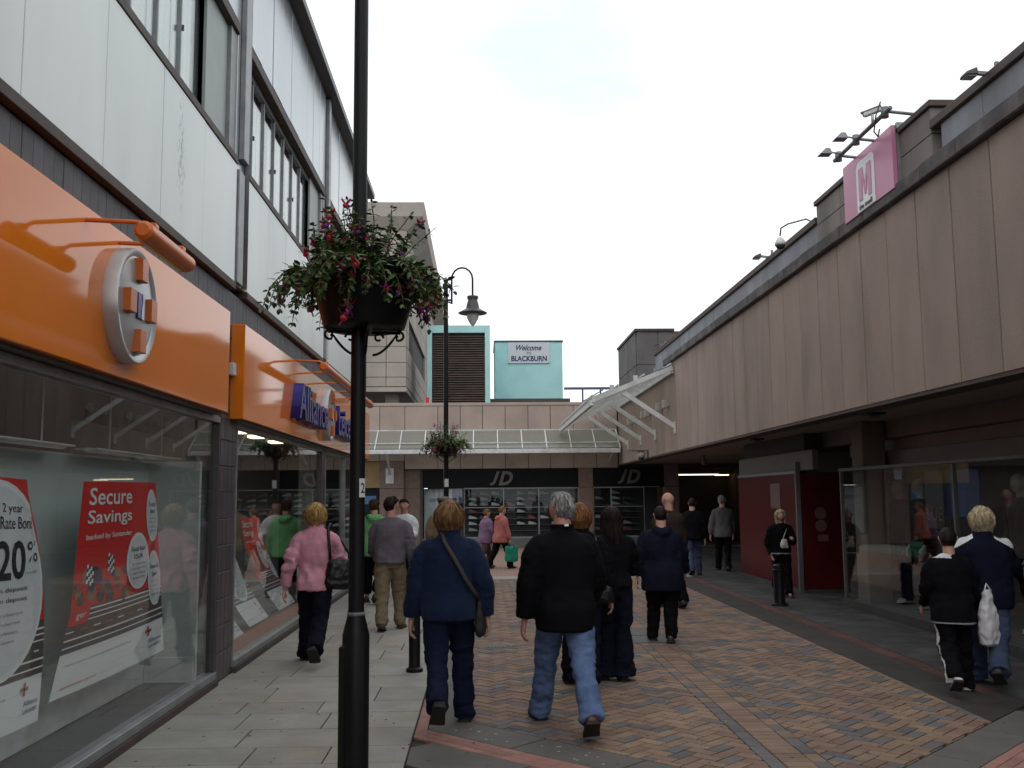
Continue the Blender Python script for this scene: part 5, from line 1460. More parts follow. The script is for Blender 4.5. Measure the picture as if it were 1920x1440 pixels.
def hand(mb, w, d, side, s, curl=0.7, grip=False, palm_n=None):
    """w wrist, d direction of the hand, side +1 right / -1 left, s hand length; palm faces the thigh"""
    w = np.array(w); d = np.array(d)/np.linalg.norm(d)
    fwd = np.array((0, 1.0, 0)); fwd = fwd-d*np.dot(fwd, d); fwd /= np.linalg.norm(fwd)
    inn = np.cross(d, fwd)                 # palm normal candidate
    if inn[0]*side > 0: inn = -inn
    pl = w+d*s*0.47
    limb(mb, [w-d*s*0.25, w, w+d*s*0.22, pl], [(s*0.15, s*0.13), (s*0.15, s*0.12), (s*0.19, s*0.10), (s*0.22, s*0.085)], 10, 3, side=fwd)
    for k, (off, ln) in enumerate(((0.165, 0.42), (0.055, 0.48), (-0.055, 0.45), (-0.16, 0.36))):
        b = pl+fwd*off*s-d*s*0.06
        c = curl*(1.0+0.12*k)+(0.8 if grip else 0)
        p1 = b+(d*math.cos(c*0.4)+inn*math.sin(c*0.4))*ln*s*0.48
        p2 = p1+(d*math.cos(c*1.0)+inn*math.sin(c*1.0))*ln*s*0.30
        p3 = p2+(d*math.cos(c*1.5)+inn*math.sin(c*1.5))*ln*s*0.24
        r_ = s*0.052
        limb(mb, [b, p1, p2, p3], [r_*1.05, r_, r_*0.92, r_*0.7], 8, 2)
    b = w+d*s*0.16+fwd*s*0.13
    p1 = b+(d*0.75+fwd*0.55+inn*0.35)*s*0.22
    p2 = p1+(d*0.95+fwd*0.12+inn*0.4)*s*0.2
    limb(mb, [b, p1, p2], [s*0.075, s*0.06, s*0.045], 8, 3)

def person(sp):
    """sp: dict describing one figure seen in the street; local frame faces +y"""
    h = sp['h']; W = sp.get('w', 1.0)
    t_ = thing('person', (*sp['loc'], sp.get('z', 0)), sp['label'], sp.get('cat', 'person'), sp.get('group', 'people walking in the street'), rz=R(sp.get('rot', 0)))
    if sp.get('name'): t_.name = sp['name']
    vox = sp.get('vox', 0.012)
    seed = sp.get('seed', 1)
    legs = sp.get('legs', ((18, 8), (-18, 25)))        # (thigh swing, knee bend) left, right
    arms = sp.get('arms', ((-10, 8, 12), (12, 8, 12))) # (swing, abduct, elbow) left, right
    lean = sp.get('lean', 0.02)
    Lt = 0.245*h; Ls = 0.245*h; hz = 0.53*h
    hipw = 0.052*h*W**0.5
    J = []
    for sg, (th, kn) in zip((-1, 1), legs):
        hip = np.array((sg*hipw, 0, hz))
        a = R(th); knee = hip+np.array((sg*0.004*h, math.sin(a), -math.cos(a)))*Lt
        b = R(th-kn); ank = knee+np.array((0, math.sin(b), -math.cos(b)))*Ls
        J.append([hip, knee, ank, th-kn])
    # foot pitch follows the shin when the leg trails
    lows = []
    for j in J:
        pit = sp.get('pitch', None)
        fp = max(0.0, -j[3]-5)*1.0 if j[3] < -5 else (-min(12, j[3]) if j[3] > 12 else 0)
        j.append(fp)
        toe = j[2]+np.array((0, math.cos(R(fp))*0.105*h, -math.sin(R(fp))*0.105*h))
        sole = min(j[2][2]-0.045*h*math.cos(R(fp)), toe[2]-0.03*h)
        lows.append(sole)
    dz = -min(lows)
    for j in J:
        for q in range(3): j[q] = j[q]+np.array((0, 0, dz))
    hz += dz
    k = (h-(0.47*h+0)) ; top = hz+0.47*h      # crown height follows the hips
    def tz(fr): return hz+(fr-0.53)*h         # body fraction to height
    sh = sp.get('shoulder', 0.108)*h*W**0.6
    A = []
    for sg, (sw, ab, el) in zip((-1, 1), arms):
        s0 = np.array((sg*sh, lean*h*0.6, tz(0.80)))
        a = R(sw); b = R(ab)
        d = np.array((sg*math.sin(b), math.sin(a)*math.cos(b), -math.cos(a)*math.cos(b)))
        el_ = s0+d*0.178*h
        a2 = R(sw+el); inw = sp.get('inward', 0.0)
        d2 = np.array((sg*math.sin(b)*0.6-sg*inw, math.sin(a2)*math.cos(b), -math.cos(a2)*math.cos(b))); d2 /= np.linalg.norm(d2)
        wr = el_+d2*0.150*h
        A.append((s0, el_, wr, d2))
    sp['J'] = J; sp['A'] = A; sp['tz'] = tz
    # ---- body, one continuous surface
    mb = MB()
    hd = np.array((0, lean*h+0.008*h, tz(0.9345)))
    tr = head_shape(mb, hd, 0.131*h*sp.get('headk', 1.0), R(sp.get('nod', 0)), R(sp.get('turn', 0)))
    limb(mb, [(0, lean*h*0.7-0.008*h, tz(0.80)), (0, lean*h*0.8-0.008*h, tz(0.85)), (0, lean*h-0.004*h, tz(0.91))], [0.045*h, 0.036*h*W**0.4, 0.036*h*W**0.4], 14, 4)
    rings(mb, [(tz(.50), 0, 0, .07*h*W, .05*h*W), (tz(.60), 0, .0, .065*h*W, .045*h*W), (tz(.72), 0, lean*h*.4, .075*h*W, .05*h*W), (tz(.80), 0, lean*h*.6, .085*h*W, .04*h*W), (tz(.83), 0, lean*h*.7, .04*h, .035*h)], 16)
    for j in J:
        limb(mb, [j[0]+np.array((0, 0, .02*h)), j[1], j[2]], [.05*h*W**.5, .033*h, .022*h], 10, 4)
        fp = R(j[4]); limb(mb, [j[2], j[2]+np.array((0, math.cos(fp)*.07*h, -math.sin(fp)*.07*h-.02*h))], [.022*h, .018*h], 8, 2)
    for sg, a_ in zip((-1, 1), A):
        limb(mb, [a_[0]+np.array((-sg*.03*h, 0, 0)), a_[1], a_[2]], [.028*h, .023*h, .018*h], 10, 4)
        hand(mb, a_[2]+a_[3]*0.01*h, a_[3], sg, 0.108*h, sp.get('curl', 0.7))
    body = fuse(mb, min(vox, sp.get('bvox', 0.0065)), 1)
    finish('body', body, sp.get('skin', m_skin), t_)
    if sp.get('face'):
        hh_ = 0.0655*h
        for sg in (-1, 1):
            c_ = tr((sg*0.28*hh_, 0.76*hh_, 0.09*hh_))
            e = MB().lathe([(0.001, -.075*hh_), (.06*hh_, -.045*hh_), (.075*hh_, 0), (.06*hh_, .045*hh_), (.001, .075*hh_)], c_, 10).mesh('eye', m_eyew, True); link('eye', e, t_)
            c2 = tr((sg*0.28*hh_, 0.82*hh_, 0.09*hh_))
            e = MB().lathe([(0.001, -.035*hh_), (.035*hh_, 0), (.001, .035*hh_)], c2, 8).mesh('pupil', m_eyed, True); link('pupil', e, t_)
            bq = MB().tube([tr((sg*0.14*hh_, 0.90*hh_, 0.24*hh_)), tr((sg*0.30*hh_, 0.88*hh_, 0.29*hh_)), tr((sg*0.45*hh_, 0.78*hh_, 0.23*hh_))], [.02*hh_, .03*hh_, .01*hh_], 6).mesh('eyebrow', sp['hairm'], True); link('eyebrow', bq, t_)
        lp = MB().tube([tr((-0.22*hh_, 0.80*hh_, -0.47*hh_)), tr((0, 0.93*hh_, -0.47*hh_)), tr((0.22*hh_, 0.80*hh_, -0.47*hh_))], [.015*hh_, .05*hh_, .015*hh_], 8).mesh('mouth', m_lip, True); link('mouth', lp, t_)
    # ---- trousers
    pz = sp.get('pants', {})
    fl = pz.get('flare', 1.0); th_ = pz.get('thick', 1.0)*W**0.5
    short = pz.get('short', 0.0)
    mb = MB()
    rings(mb, [(tz(.46), 0, 0, .085*h*W, .075*h*W), (tz(.50), 0, -.004*h, .100*h*W, .080*h*W), (tz(.545), 0, -.004*h, .094*h*W, .070*h*W), (tz(.575), 0, 0, .080*h*W, .056*h*W), (tz(.59), 0, 0, .070*h*W, .048*h*W)], 20)
    for sg, j in zip((-1, 1), J):
        dn = (j[2]-j[1])/np.linalg.norm(j[2]-j[1])
        end = j[2]+dn*(.020*h)-dn*short*h
        mid = j[1]*0.45+end*0.55
        limb(mb, [j[0]+np.array((-sg*.008*h, -.004*h, .01*h)), j[0]*.55+j[1]*.45, j[1], mid, end], [(.060*h*th_, .066*h*th_), (.059*h*th_, .066*h*th_), (.047*h*th_, .050*h*th_), (.042*h*th_*(.5+.5*fl), .045*h*th_*(.5+.5*fl)), (.040*h*th_*fl, .046*h*th_*fl)], 16, 6)
    tm = fuse(mb, vox, 3)
    kz = 0.5*(J[0][1][2]+J[1][1][2])
    def lm(co):
        z = co[:, 2]
        return 0.35+0.9*np.exp(-((z-kz)/(.08*h))**2)+1.1*np.exp(-((z-.07*h)/(.07*h))**2)+0.5*np.exp(-((z-tz(.47))/(.04*h))**2)
    if pz.get('folds', 1): (folds(tm, pz.get('amp', 0.010)*1.5, 11/h, seed+20, (1.0, 1.0, 1.6), lm), folds(tm, 0.0065, 24/h, seed+21, (0.7, 0.7, 1.7), lm))
    finish('trousers', tm, pz['mat'], t_, pz.get('pick') and (lambda c: pz['pick'](c, sp)))
    # ---- top
    tp = sp['top']; lo = tp.get('loose', 1.0); hem = tp.get('hem', 0.47)
    mb = MB()
    hw = tp.get('hemw', 1.0)
    rs_ = [(tz(hem), 0, -.010*h, .112*h*W*lo*hw, .104*h*W*lo*hw)]
    if hem < .50: rs_.append((tz(.52), 0, -.008*h, .113*h*W*lo*(.5+.5*hw), .098*h*W*lo))
    rs_ += [(tz(.60), 0, lean*h*.1, .105*h*W*lo*tp.get('waist', 1.0), .080*h*W*lo*tp.get('waist', 1.0)), (tz(.68), 0, lean*h*.3, .108*h*W*lo, .080*h*W*lo), (tz(.745), 0, lean*h*.45, .112*h*W*lo, .078*h*W*lo),
            (tz(.79), 0, lean*h*.6, .112*h*W**.7*lo, .068*h*W**.8*lo), (tz(.825), 0, lean*h*.7, .086*h*W**.5, .052*h*W**.5), (tz(.845), 0, lean*h*.75, .050*h*W**.5, .046*h*W**.5)]
    col_ = tp.get('collar', 0)
    if col_: rs_ += [(tz(.85)+0.0, 0, lean*h*.8, .046*h*W**.5, .046*h*W**.5), (tz(.85)+col_*h, 0, lean*h*.85, .050*h*W**.5, .050*h*W**.5)]
    rings(mb, rs_, 24, 2.4)
    sl2 = tp.get('sleeve', 1.0)*W**0.4
    for sg, a_ in zip((-1, 1), A):
        wr = a_[2]-a_[3]*0.004*h
        limb(mb, [a_[0]+np.array((-sg*.060*h, 0, .006*h)), a_[0]+np.array((-sg*.012*h, 0, -.016*h)), a_[0]*.55+a_[1]*.45+np.array((0, 0, -.004*h)), a_[1], a_[1]*.5+wr*.5, wr], [.024*h, .039*h*(.5+.5*sl2), .043*h*sl2, .039*h*sl2, .036*h*sl2, .030*h*sl2*tp.get('cuff', 1.0)], 16, 5)
    if tp.get('hood'):
        limb(mb, [(-.055*h, lean*h*.5-.030*h, tz(.842)), (-.03*h, lean*h*.5-.062*h, tz(.815)), (0, lean*h*.5-.072*h, tz(.80)), (.03*h, lean*h*.5-.062*h, tz(.815)), (.055*h, lean*h*.5-.030*h, tz(.842))], [.022*h, .034*h, .038*h, .034*h, .022*h], 12, 4)
    tm = fuse(mb, vox, 3)
    ez = 0.5*(A[0][1][2]+A[1][1][2])
    def um(co):
        z = co[:, 2]; ax_ = np.abs(co[:, 0])
        arm = np.clip((ax_-.09*h*W)/(.02*h), 0, 1)
        return 0.55+0.9*arm*np.exp(-((z-ez)/(.09*h))**2)+0.4*np.exp(-((z-tz(.58))/(.06*h))**2)+0.5*arm*np.exp(-((z-tz(.74))/(.05*h))**2)
    folds(tm, tp.get('amp', 0.009)*1.9, tp.get('freq', 10)/h, seed, (1.15, 1.0, 0.85), um)
    folds(tm, 0.006, 22/h, seed+40, (0.8, 0.8, 1.4), lambda co: np.clip(um(co)-0.35, 0, 1.2))
    finish(tp.get('name', 'jacket'), tm, tp['mat'], t_, tp.get('pick') and (lambda c: tp['pick'](c, sp)))
    # ---- shoes
    for sg, j in zip((-1, 1), J):
        fp = R(j[4]); s_ = .150*h*sp.get('footk', 1.0); hw_ = .030*h
        fw = np.array((sg*.12, math.cos(fp), -math.sin(fp))); fw /= np.linalg.norm(fw)
        upv = np.array((0, math.sin(fp), math.cos(fp))); sd = np.cross(fw, upv)
        base = j[2]-upv*.045*h-fw*.045*h
        secs = [(0.0, .70, .042), (.10, .95, .062), (.30, .90, .066), (.52, 1.0, .052), (.74, 1.08, .036), (.90, .85, .028), (1.0, .40, .018)]
        vs_ = []; fs = []
        for f0, wk, hk in secs:
            c_ = base+fw*s_*f0
            hgt = hk*h
            bend = upv*(0.02*h*max(0, f0-.75)*4*(0.0 if fp < .2 else 1.2))
            for dx, dz_ in ((-1, 0), (1, 0), (1.0, .35), (.72, .85), (0, 1.0), (-.72, .85), (-1.0, .35)):
                vs_.append(tuple(c_+bend+sd*dx*hw_*wk+upv*dz_*hgt))
        for i in range(len(secs)-1):
            for q in range(7): fs.append((i*7+q, i*7+(q+1) % 7, (i+1)*7+(q+1) % 7, (i+1)*7+q))
        fs += [tuple(range(7))[::-1], tuple(range(42, 49))]
        mb = MB().add(vs_, fs)
        so = mb.mesh('shoe', sp.get('shoem', M('black_leather', (0.018, 0.015, 0.015), 0.4)), True)
        o_ = link('shoe', so, t_)
        sub = o_.modifiers.new('sub', 'SUBSURF'); sub.levels = 1; sub.render_levels = 1
        # sole
        vs2 = []; n2 = len(secs)
        for f0, wk, hk in secs:
            c_ = base+fw*s_*f0
            bend = upv*(0.02*h*max(0, f0-.75)*4*(0.0 if fp < .2 else 1.2))
            for dx, dz_ in ((-1.04, -.004), (1.04, -.004), (1.04, .010), (-1.04, .010)): vs2.append(tuple(c_+bend+sd*dx*hw_*wk+upv*dz_*h))
        fs2 = []
        for i in range(n2-1):
            for q in range(4): fs2.append((i*4+q, i*4+(q+1) % 4, (i+1)*4+(q+1) % 4, (i+1)*4+q))
        fs2 += [(3, 2, 1, 0), tuple(range(n2*4-4, n2*4))]
        link('sole', MB().add(vs2, fs2).mesh('sole', sp.get('solem', M('rubber_sole', (0.02, 0.018, 0.017), 0.8))), o_)
    # ---- hair
    hs = sp.get('hair')
    if hs:
        hair(t_, tr, 0.0655*h*sp.get('headk', 1.0), hs, sp['hairm'], seed)
    # weight shifts over the standing leg: the trunk sways and the shoulders counter-rotate
    sway = sp.get('sway', 0.018*(1 if legs[0][0] > legs[1][0] else -1)); tw = R(sp.get('twist', 5*(1 if legs[0][0] > legs[1][0] else -1)))
    def bend(co):
        z = np.clip((co[:, 2]-tz(.48))/(.35*h), 0, 1); a = tw*z; c_, s_ = np.cos(a), np.sin(a)
        out_ = co.copy(); out_[:, 0] = co[:, 0]*c_-co[:, 1]*s_+sway*h*np.sin(np.clip(co[:, 2]/tz(.53), 0, 1)*math.pi/2)
        out_[:, 1] = co[:, 0]*s_+co[:, 1]*c_
        return out_
    sp['bend'] = bend
    for ch in list(t_.children):
        if ch.name.startswith('shoe'): continue
        me = ch.data; setco(me, bend(getco(me)))
    return t_

def hair(t_, tr, hh_, style, mat, seed):
    """hair shell hugging the skull with combed locks and a ragged lower edge"""
    n = 64; m_ = 22
    rs = np.random.default_rng(seed)
    vs_ = []; fs = []
    ph1 = rs.uniform(0, 6, 6)
    for layer in (0, 1):
        for i in range(m_+1):
            for j in range(n):
                a = 2*math.pi*j/n              # 0 = +x (right), pi/2 = front
                y = math.sin(a); x = math.cos(a)
                fr = y                         # front +1, back -1
                rag = 0.10*math.sin(a*11+ph1[0])+0.07*math.sin(a*23+ph1[1])+0.05*math.sin(a*37+ph1[2])
                if style == 'bob': zb = 0.40+rag*.3 if fr > 0.62 else (-1.12 if fr < 0.35 else -1.12+(fr-.35)/.27*1.5)+rag*0.9; thick = 0.20; flare = 0.12
                elif style == 'curly': zb = 0.35 if fr > 0.6 else (-0.85 if fr < 0.3 else -0.85+(fr-.3)/.3*1.2)+rag*1.3; thick = 0.24; flare = 0.05
                elif style == 'long': zb = 0.42 if fr > 0.6 else (-2.7 if fr < 0.0 else -2.3+fr/.6*2.7)+rag*2.0; thick = 0.15; flare = 0.14
                elif style == 'shoulder': zb = 0.46 if fr > 0.66 else (-1.75 if fr < 0.45 else -1.6+(fr-.45)/.21*2.0)+rag*1.3; thick = 0.16; flare = 0.10
                elif style == 'short': zb = 0.50+rag*.3 if fr > 0.35 else (-0.62 if fr < -0.45 else 0.02+(fr+.45)*.6)+rag*0.5; thick = 0.10; flare = 0.0
                elif style == 'crop': zb = 0.55 if fr > 0.35 else (-0.55 if fr < -0.45 else 0.05+(fr+.45)*.6)+rag*0.25; thick = 0.05; flare = 0.0
                else: zb = -0.2; thick = 0.1; flare = 0.0
                top = 1.0
                u = i/m_
                # arc from crown down to the equator, then straight down
                zz = top-(top-zb)*u
                if zz > 0.05:
                    s0 = math.asin(min(1, max(-1, zz))); rr0 = math.cos(s0)
                else: rr0 = 1.0-0.02*(0.05-zz)
                if i == 0: rr0 = 0.03
                out_ = thick*(0.75 if zz > .6 else 1.0)
                below = max(0, -0.25-zz)
                rr1 = rr0*(1+out_*1.25)
                if style in ('bob', 'curly'): rr1 *= 1+flare*math.sin(min(1, max(0, (0.6-zz)/1.5))*math.pi)-0.30*max(0, -0.55-zz)
                elif style == 'long': rr1 *= 1+flare*min(1, below)-0.05*below
                elif style == 'shoulder': rr1 *= 1-0.10*below
                else: rr1 *= 1-0.45*max(0, -0.1-zz)
                lock = 0.030*math.sin(a*13+ph1[3]+zz*1.2)+0.024*math.sin(a*29+ph1[4]+zz*2.0)
                if style == 'curly': lock = 0.06*math.sin(a*9+zz*7+ph1[3])*math.cos(zz*9+a*5+ph1[4])+0.03*math.sin(a*31+zz*3)
                if style in ('short', 'crop'): lock *= 0.7
                rr1 += lock*min(1.0, rr0*1.2)
                px = x*rr1*0.74*hh_; py = y*rr1*0.88*hh_
                back = 0.08*hh_*(-y if y < 0 else 0)
                py -= back*(1 if zz > -.6 else 0.4)
                if style in ('long',) and zz < -.5: py -= 0.16*hh_*min(1.5, below)*(1 if y < 0 else -0.2)
                pz_ = zz*hh_*(1+0.12*(zz > 0)*zz)+0.01*hh_
                if layer: px *= 0.90; py = py*0.90; pz_ -= 0.03*hh_*(1-u)
                vs_.append(tr((px, py, pz_)))
    def id_(l, i, j): return l*(m_+1)*n+i*n+j % n
    for l in (0, 1):
        for i in range(m_):
            for j in range(n):
                q = (id_(l, i, j), id_(l, i, j+1), id_(l, i+1, j+1), id_(l, i+1, j)); fs.append(q if l else q[::-1])
    for j in range(n): fs.append((id_(0, m_, j), id_(0, m_, j+1), id_(1, m_, j+1), id_(1, m_, j)))
    fs.append(tuple(id_(0, 0, j) for j in range(n)))
    hb = MB().add(vs_, fs)
    # loose locks lying over the shell break up its outline
    nl = {'short': 90, 'crop': 0}.get(style, 110)
    for q in range(nl):
        j = int(rs.integers(0, n)); i0 = int(rs.integers(0, m_-5)); i1 = min(m_, i0+int(rs.integers(4, 11)))
        dj = rs.uniform(-2, 2)
        pts = []
        for s_ in range(5):
            ii = i0+(i1-i0)*s_/4; jj = int(round(j+dj*s_/4)) % n
            a_ = np.array(vs_[int(ii)*n+jj]); b_ = np.array(vs_[(m_+1)*n+int(ii)*n+jj])
            o_ = a_-b_; o_ = o_/(np.linalg.norm(o_)+1e-6)
            pts.append(tuple(a_+o_*hh_*(0.0+0.05*math.sin(s_/4*math.pi*0.8))))
        if i1 == m_:
            last = np.array(pts[-1]); pts.append(tuple(last+(last-np.array(pts[-2]))*rs.uniform(0.4, 1.1)))
        r_ = hh_*rs.uniform(0.03, 0.055)
        hb.tube(pts, [r_*0.3]+[r_]*(len(pts)-2)+[r_*0.1], 5)
    me = hb.mesh('hair', mat, True)
    return link('hair', me, t_)

def hairmat(name, c1, c2):
    mt = M(name, c1, 0.55, 0.45, 40, bump=0.8, bscale=70, spec=0.14, stretch=(1.6, 1.6, 0.12), col2=c2, c2pos=(0.42, 0.56))
    return mt
# ------------------------------------------------------------------ the people in the street
hm_blonde = hairmat('hair_blonde', (0.44, 0.28, 0.10), (0.26, 0.15, 0.05))
hm_lbrown = hairmat('hair_light_brown', (0.24, 0.135, 0.06), (0.13, 0.065, 0.028))
hm_dark = hairmat('hair_dark', (0.018, 0.011, 0.009), (0.010, 0.006, 0.005))
hm_brown = hairmat('hair_brown', (0.07, 0.036, 0.022), (0.04, 0.02, 0.013))
hm_grey = hairmat('hair_grey', (0.34, 0.33, 0.32), (0.16, 0.155, 0.15))
hm_auburn = hairmat('hair_auburn', (0.22, 0.10, 0.04), (0.12, 0.05, 0.02))
hm_ash = hairmat('hair_ash_blonde', (0.50, 0.42, 0.29), (0.33, 0.26, 0.16))
c_pink = cloth('pink_cotton', (0.58, 0.27, 0.34)); c_navyp = cloth('navy_trouser', (0.008, 0.008, 0.016))
c_green = cloth('green_hoodie', (0.14, 0.36, 0.14)); c_black = cloth('black_cloth', (0.0055, 0.0048, 0.0065)); c_grey = cloth('grey_knit', (0.12, 0.108, 0.125), bump=0.5, bs=150)
c_khaki = cloth('khaki_cotton', (0.19, 0.145, 0.095)); c_white = cloth('white_cotton', (0.62, 0.62, 0.63)); c_tan = cloth('tan_jacket', (0.20, 0.14, 0.095))
c_fleece = cloth('blue_fleece', (0.011, 0.019, 0.048), bump=0.6, sheen=0.05, bs=110); c_jeansd = cloth('dark_denim', (0.010, 0.014, 0.033), bump=0.4)
c_jeans = cloth('faded_denim', (0.105, 0.155, 0.285), bump=0.4, var=0.3, scale=7); c_jeansk = cloth('indigo_denim', (0.007, 0.008, 0.016), bump=0.4)
c_purple = cloth('purple_coat', (0.20, 0.125, 0.20)); c_red = cloth('coral_coat', (0.40, 0.135, 0.12)); c_plaid = cloth('brown_trouser', (0.10, 0.065, 0.06))
c_navy = cloth('navy_coat', (0.008, 0.009, 0.019)); c_dbrown = cloth('dark_brown_jacket', (0.035, 0.022, 0.018)); c_dgrey = cloth('grey_jacket', (0.115, 0.11, 0.11))
c_navy2 = cloth('navy_sport_jacket', (0.007, 0.008, 0.020)); c_hem = cloth('grey_trim', (0.28, 0.28, 0.30)); c_mid = cloth('mid_denim', (0.05, 0.066, 0.115), bump=0.4)
l_brown = M('brown_leather', (0.075, 0.035, 0.02), 0.4); l_ox = M('oxblood_leather', (0.075, 0.016, 0.014), 0.3, 0.2, 20); l_white = M('white_trainer', (0.62, 0.63, 0.62), 0.45)
l_black = M('black_leather', (0.018, 0.015, 0.015), 0.4)

P = []
def legstripe(c, s):
    hip, knee, ank = s['J'][0][:3]
    zz = [ank[2], knee[2], hip[2]]
    yl = np.interp(c[:, 2], zz, [ank[1], knee[1], hip[1]]); xl = np.interp(c[:, 2], zz, [ank[0], knee[0], hip[0]])
    return (c[:, 0] < xl-0.012*s['h']) & (np.abs(c[:, 1]-yl+0.012*s['h']) < 0.014*s['h']) & (c[:, 2] < s['tz'](0.46))
def pp(**k): P.append(k); k['obj'] = person(k); return k
pink = pp(loc=(-1.74, 10.25), h=1.632, w=0.95, seed=3, label='blonde woman in a pink jacket with a black shoulder bag beside the window', vox=0.011, rot=2,
    legs=((20, 5), (-17, 36)), arms=((-16, 15, 14), (16, 17, 48)), inward=0.0,
    pants=dict(mat=c_navyp, flare=1.35), top=dict(mat=c_pink, hem=0.465, collar=0.016, loose=1.0, waist=0.93, hemw=1.0, amp=0.012, freq=14),
    hair='bob', hairm=hm_blonde, shoem=l_black)
green = pp(loc=(-1.77, 16.0), h=1.63, w=1.05, seed=4, label='person in a bright green hoodie partly hidden by the near lamp post', vox=0.02, bvox=0.012,
    legs=((10, 6), (-12, 20)), arms=((8, 8, 30), (-8, 10, 20)), pants=dict(mat=c_black, short=0.06), top=dict(mat=c_green, hem=0.45, hood=1, loose=1.08),
    hair='short', hairm=hm_brown)
grey = pp(loc=(-1.15, 12.8), h=1.665, w=1.06, seed=5, label='man in a grey jumper and khaki trousers carrying a yellow bag', vox=0.013, rot=-4, turn=-25,
    legs=((-14, 8), (14, 16)), arms=((14, 10, 45), (-6, 14, 10)), pants=dict(mat=c_khaki, thick=1.08, amp=0.009), top=dict(name='jumper', mat=c_grey, hem=0.50, loose=1.06, hemw=0.92, sleeve=1.12),
    hair='short', hairm=hm_dark, shoem=l_brown, skin=m_skin2)
whitep = pp(loc=(-1.32, 17.2), h=1.62, w=0.95, seed=6, label='person in a white top facing the camera behind the grey jumper', vox=0.02, bvox=0.012, rot=165, face=1,
    legs=((8, 6), (-8, 16)), arms=((20, 10, 70), (-8, 8, 14)), pants=dict(mat=c_black), top=dict(name='shirt', mat=c_white, hem=0.50), hair='short', hairm=hm_dark, skin=m_skin2)
tan = pp(loc=(-0.70, 17.0), h=1.66, w=1.08, seed=7, label='person in a tan jacket and flat cap hidden behind the blue fleece', vox=0.02, bvox=0.012,
    legs=((10, 6), (-10, 20)), arms=((-8, 10, 14), (10, 10, 14)), pants=dict(mat=c_plaid), top=dict(mat=c_tan, hem=0.46, collar=0.012, loose=1.05), hair='short', hairm=hm_brown)
fleece = pp(loc=(-0.225, 7.42), h=1.635, w=1.06, seed=8, label='woman in a navy blue fleece and jeans walking away in the centre', vox=0.010, bvox=0.0042, rot=1,
    legs=((-17, 38), (14, 3)), arms=((-5, 12, 12), (-8, 13, 16)), pants=dict(mat=c_jeansd, flare=1.15, thick=1.0, amp=0.008), top=dict(name='fleece', mat=c_fleece, hem=0.475, collar=0.022, loose=1.05, hemw=0.98, sleeve=1.16, cuff=0.95, amp=0.007, freq=7),
    hair='bob', hairm=hm_lbrown, shoem=M('dark_suede', (0.022, 0.018, 0.016), 0.8))
purple = pp(loc=(0.06, 23.6), h=1.375, w=1.12, seed=9, label='short woman in a lilac coat beside the sports shop window', vox=0.02, bvox=0.012, rot=-62,
    legs=((18, 8), (-16, 22)), arms=((-8, 8, 14), (10, 8, 20)), pants=dict(mat=c_plaid), top=dict(name='coat', mat=c_purple, hem=0.42, collar=0.01, loose=1.1), hair='short', hairm=hm_lbrown)
red = pp(loc=(0.44, 23.25), h=1.45, w=1.12, seed=10, label='short woman in a coral red coat carrying a green bag', vox=0.02, bvox=0.012, rot=-58,
    legs=((-20, 10), (20, 10)), arms=((10, 8, 14), (4, 9, 8)), pants=dict(mat=c_black), top=dict(name='coat', mat=c_red, hem=0.42, hood=1, loose=1.1), hair='short', hairm=hm_lbrown)
black = pp(loc=(0.56, 7.30), h=1.725, w=1.06, seed=11, label='grey-haired man in a black jacket and faded jeans striding away', vox=0.010, bvox=0.0042, rot=8, turn=18,
    legs=((24, 4), (-25, 18)), arms=((-6, 12, 14), (10, 10, 50)), pants=dict(mat=c_jeans, thick=1.0, flare=1.12, amp=0.010), top=dict(mat=c_black, hem=0.435, collar=0.020, loose=1.14, hemw=0.92, sleeve=1.25, amp=0.008, freq=7),
    hair='short', hairm=hm_grey, shoem=l_ox, skin=m_skin2)
w2 = pp(loc=(0.84, 8.85), h=1.585, w=0.98, seed=12, label='auburn-haired woman in black hidden behind the striding man', vox=0.012, rot=-4,
    legs=((14, 6), (-10, 16)), arms=((10, 10, 30), (-6, 12, 14)), pants=dict(mat=c_jeansk, flare=1.3), top=dict(mat=c_black, hem=0.44, collar=0.012, loose=1.06), hair='bob', hairm=hm_auburn)
longh = pp(loc=(1.17, 9.15), h=1.545, w=0.99, seed=13, label='woman with long dark hair, black top and flared dark jeans', vox=0.011, rot=6,
    legs=((3, 3), (-3, 3)), arms=((18, 8, 70), (14, 9, 70)), inward=0.25, pants=dict(mat=c_jeansk, flare=1.75, thick=1.02), top=dict(name='top', mat=c_black, hem=0.535, loose=0.96, waist=0.92), hair='long', hairm=hm_dark)
navy = pp(loc=(2.03, 11.45), h=1.515, w=1.26, seed=14, label='stocky person in a hooded navy coat and black trousers', vox=0.012, rot=-6,
    legs=((8, 4), (-6, 10)), arms=((-8, 14, 12), (8, 12, 30)), pants=dict(mat=c_black, thick=1.1, flare=0.85), top=dict(name='coat', mat=c_navy, hem=0.38, hood=1, loose=1.1, hemw=1.02, sleeve=1.15), hair='crop', hairm=hm_dark)
bald = pp(loc=(2.78, 14.9), h=1.69, w=1.12, seed=15, label='bald man in a dark brown jacket behind the navy coat', vox=0.015, rot=10, turn=30, bvox=0.009,
    legs=((10, 6), (-12, 16)), arms=((-8, 10, 14), (8, 10, 20)), pants=dict(mat=c_black), top=dict(mat=c_dbrown, hem=0.46, loose=1.1), skin=m_skin2)
jeansm = pp(loc=(4.38, 20.55), h=1.59, w=1.06, seed=16, label='man in a dark jacket and blue jeans walking towards the mall entrance', vox=0.018, bvox=0.012, rot=-8,
    legs=((-16, 22), (14, 6)), arms=((12, 8, 16), (-10, 8, 14)), pants=dict(mat=c_mid), top=dict(mat=c_black, hem=0.47, loose=1.08), hair='crop', hairm=hm_dark)
